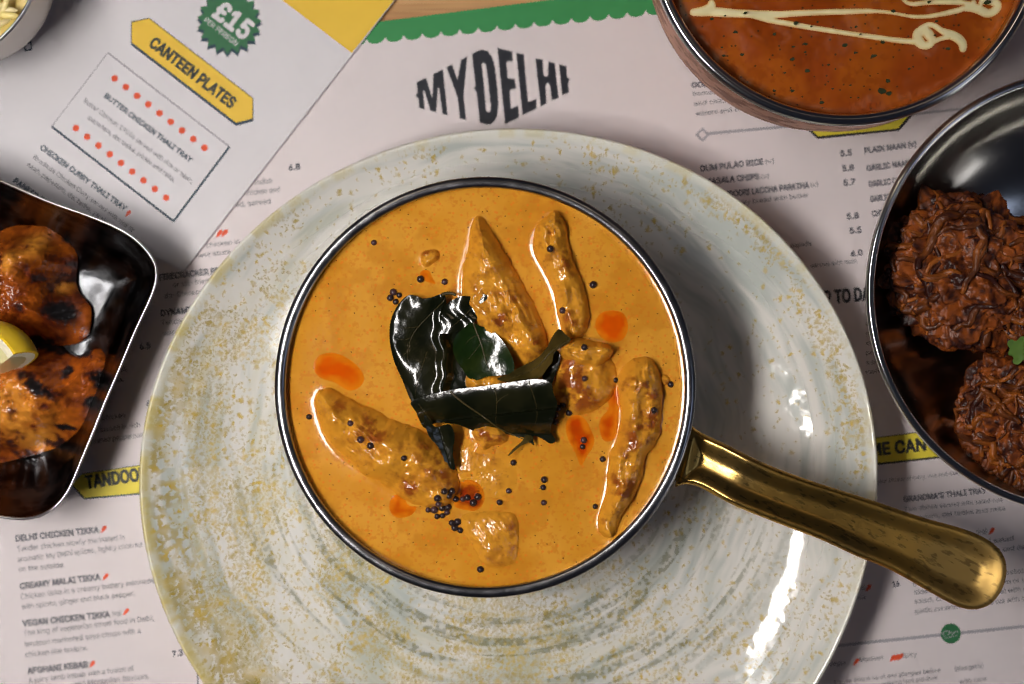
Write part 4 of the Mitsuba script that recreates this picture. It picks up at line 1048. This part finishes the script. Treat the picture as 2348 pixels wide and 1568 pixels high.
def grilled(px, zb, H, w, label, seed_, chars, pale):
    poly = Polygon(spline(PP(px, zb + H * 0.6), 160)).buffer(0)
    pts, f, d = fill(poly, 0.00048)
    t = np.clip(d / w, 0, 1)
    lum = fb(pts, 0.013, 3, seed_) * 0.013 + fb(pts, 0.0042, 3, seed_ + 1) * 0.0040 - 0.002 * np.abs(fb(pts, 0.005, 2, seed_ + 9)) + fb(pts, 0.0014, 2, seed_ + 2) * 0.0014
    z = zb + H * (0.4 * np.sqrt(1 - (1 - t) ** 2) + 0.6 * sst(0, 1, t)) + lum * (0.3 + 0.7 * t)
    m1, m2, m3 = fb(pts, 0.011, 3, seed_ + 4), fb(pts, 0.0034, 3, seed_ + 5), fb(pts, 0.0012, 2, seed_ + 6)
    a = np.clip(0.5 + 1.8 * m1 + 1.5 * m2 + 0.8 * m3, 0, 1)[:, None]
    col = (np.array([0.52, 0.115, 0.010]) * a + np.array([0.15, 0.022, 0.005]) * (1 - a)) * (0.72 if seed_ == 31 else 1.0)
    for u, v, r in pale:
        g = np.exp(-((pts - P(u, v, zb + H)) ** 2).sum(1) / (2 * (0.8 * r * sc(zb)) ** 2)) * (0.8 + 3.0 * m2)
        g = np.clip(g, 0, 1)[:, None]
        col = col * (1 - g) + np.array([0.66, 0.25, 0.030]) * g
    k_ = np.zeros(len(pts))
    for u, v, rx, ry, an in chars:
        q = pts - P(u, v, zb + H)
        ca_, sa_ = math.cos(an), math.sin(an)
        e = ((q[:, 0] * ca_ + q[:, 1] * sa_) / (rx * sc(zb))) ** 2 + ((-q[:, 0] * sa_ + q[:, 1] * ca_) / (ry * sc(zb))) ** 2
        k_ = np.maximum(k_, sst(1.9, 0.55, e + 2.0 * m2 + 1.6 * m3))
    k_ = np.maximum(k_, 0.85 * sst(0.16, 0.36, -0.5 * m1 - 0.9 * m2 + 0.05 * (1 - t)))
    brn = (sst(0.0, 0.55, k_ + 0.5 * m2) * 0.6 * (k_ > 0.01) )[:, None]
    col = col * (1 - brn) + np.array([0.12, 0.022, 0.007]) * brn
    k_ = k_[:, None]
    col = col * (1 - k_) + np.array([0.012, 0.010, 0.011]) * k_
    z = z - 0.0004 * k_[:, 0]
    kk = thing('grilled_chicken', label, 'chicken', 'grilled chicken in the metal tray')
    v, ff = shut(pts, z, f, zb - 0.001)
    scene[kk] = mikit.ply((v, ff), 'char_bsdf', smooth=True, color=np.tile(col, (4, 1)))


grilled([(-200, 560), (-60, 540), (0, 512), (50, 505), (90, 500), (118, 522), (142, 555), (150, 600), (146, 640), (156, 670), (180, 700), (182, 735), (172, 772), (140, 790), (80, 790), (0, 800), (-120, 810), (-210, 700)], 0.006, 0.022, 0.013,
        'charred orange chicken piece nearer the top of the metal tray', 31, [(122, 714, 22, 18, 0.3), (124, 546, 26, 8, -0.7), (30, 785, 60, 12, 0.1)], [(60, 560, 22), (20, 600, 20), (110, 650, 14)])
grilled([(-200, 830), (-100, 800), (0, 770), (70, 775), (120, 800), (150, 815), (200, 800), (222, 812), (226, 860), (224, 895), (205, 940), (190, 970), (160, 1000), (110, 1028), (50, 1050), (0, 1062), (-100, 1075), (-220, 1000)], 0.005, 0.023, 0.015,
        'bright orange chicken piece under the lemon wedge', 47, [(85, 893, 30, 11, -0.75), (207, 885, 20, 24, 0.6), (120, 985, 16, 7, -0.2), (128, 855, 13, 12, 0), (90, 795, 70, 14, -0.2), (182, 925, 13, 12, 0.3)], [(40, 960, 55), (60, 1010, 25), (15, 905, 30)])
# lemon wedge
import manifold3d as m3d
lem = thing('lemon_wedge', 'yellow lemon wedge with white pith lying on the grilled chicken', 'lemon')
lc = P(-36, 842, 0.042)
nrm = np.array([-0.40, -0.34, 0.85]); nrm /= np.linalg.norm(nrm)
n2 = np.array([0.42, -0.90, 0.1]); n2 /= np.linalg.norm(n2)


def ell(r): return m3d.Manifold.sphere(1.0, 96).scale([r * 0.97, r * 0.97, r * 0.97])


def cut(mf, o1=0.0):
    mf = mf.trim_by_plane((-nrm).tolist(), -0.0020 + o1)
    return mf.trim_by_plane((-n2).tolist(), -0.0015)


off = [float(lc[0]), float(lc[1]), 0.036]
solid = cut(ell(0.0152))
put('rind', (solid - ell(0.0141)).translate(off), 'rind_bsdf', lem, smooth=50)
put('pith', (cut(ell(0.01408)) - ell(0.0112)).translate(off), 'pith_bsdf', lem, smooth=50)
put('flesh', cut(ell(0.01118), 0.0004).translate(off), 'flesh_bsdf', lem, smooth=50)

# ------------------------------------------------------------------ small bowl of rice, top left
ZB = 0.050
BC = P(-160, -105, ZB)
RB = 256 * sc(ZB)
bw = thing('rice_bowl', 'small satin grey metal bowl of rice in the top left corner', 'bowl')
put('bowl', lathe([(0, 0.0035), (0.018, 0.0035), (RB - 0.0080, 0.016), (RB - 0.0028, 0.032), (RB - 0.0010, 0.0497), (RB - 0.0004, 0.0500), (RB, 0.0496), (RB - 0.0012, 0.034), (RB - 0.0055, 0.018), (RB - 0.011, 0.006), (0.0185, 0.0010), (0, 0.0010)], BC, 160), 'satin_steel_bsdf', bw, smooth=40)
put('rim', lathe(arc(RB - 0.0005, 0.0500, 0.0006, 0, 360, 12), BC, 160), 'pan_steel_bsdf', bw, smooth=True)
rice = thing('rice', 'pale yellow long grain rice heaped in the small metal bowl', 'rice')
pts, f, d = fill(Point(*BC).buffer(RB - 0.0022, 32), 0.0016)
put('heap', shut(pts, 0.0395 + 0.0015 * fb(pts, 0.006, 2) + 0.003 * np.clip(d / 0.02, 0, 1), f, 0.034), 'rice_bsdf', rice, smooth=40 if False else True, color=np.tile([[0.60, 0.45, 0.12]], (4 * len(pts), 1)))
rg = np.random.default_rng(5)
for i in range(230):
    a, r = rg.random() * 2 * np.pi, (RB - 0.0055) * math.sqrt(rg.random())
    c = BC + r * np.array([math.cos(a), math.sin(a)])
    if c[0] < P(-130, 0, ZB)[0] or c[1] > P(0, -110, ZB)[1]:
        continue
    an, L = rg.normal(0.15, 0.75), rg.uniform(0.0055, 0.0085)
    s = np.linspace(-1, 1, 9)
    dirv = np.array([math.cos(an), math.sin(an), rg.normal(0, 0.18)])
    path = np.c_[c[0] + s * L / 2 * dirv[0], c[1] + s * L / 2 * dirv[1] + rg.normal(0, 0.0006) * s ** 2, 0.0425 + rg.uniform(-0.0015, 0.0030) + s * L / 2 * dirv[2]]
    rr = np.linalg.norm(path[:, :2] - BC, axis=1).max()
    if rr > RB - 0.0022: continue
    tv, tf = tube(path, 0.00115 * np.sqrt(np.clip(1 - s ** 2 * 0.96, 0.02, 1)), 8)
    t = rg.random()
    put('grain', (tv, tf), 'rice_bsdf', rice, smooth=True, color=np.tile([[0.82, 0.74 - 0.10 * t, 0.46 - 0.30 * t]], (len(tv), 1)))
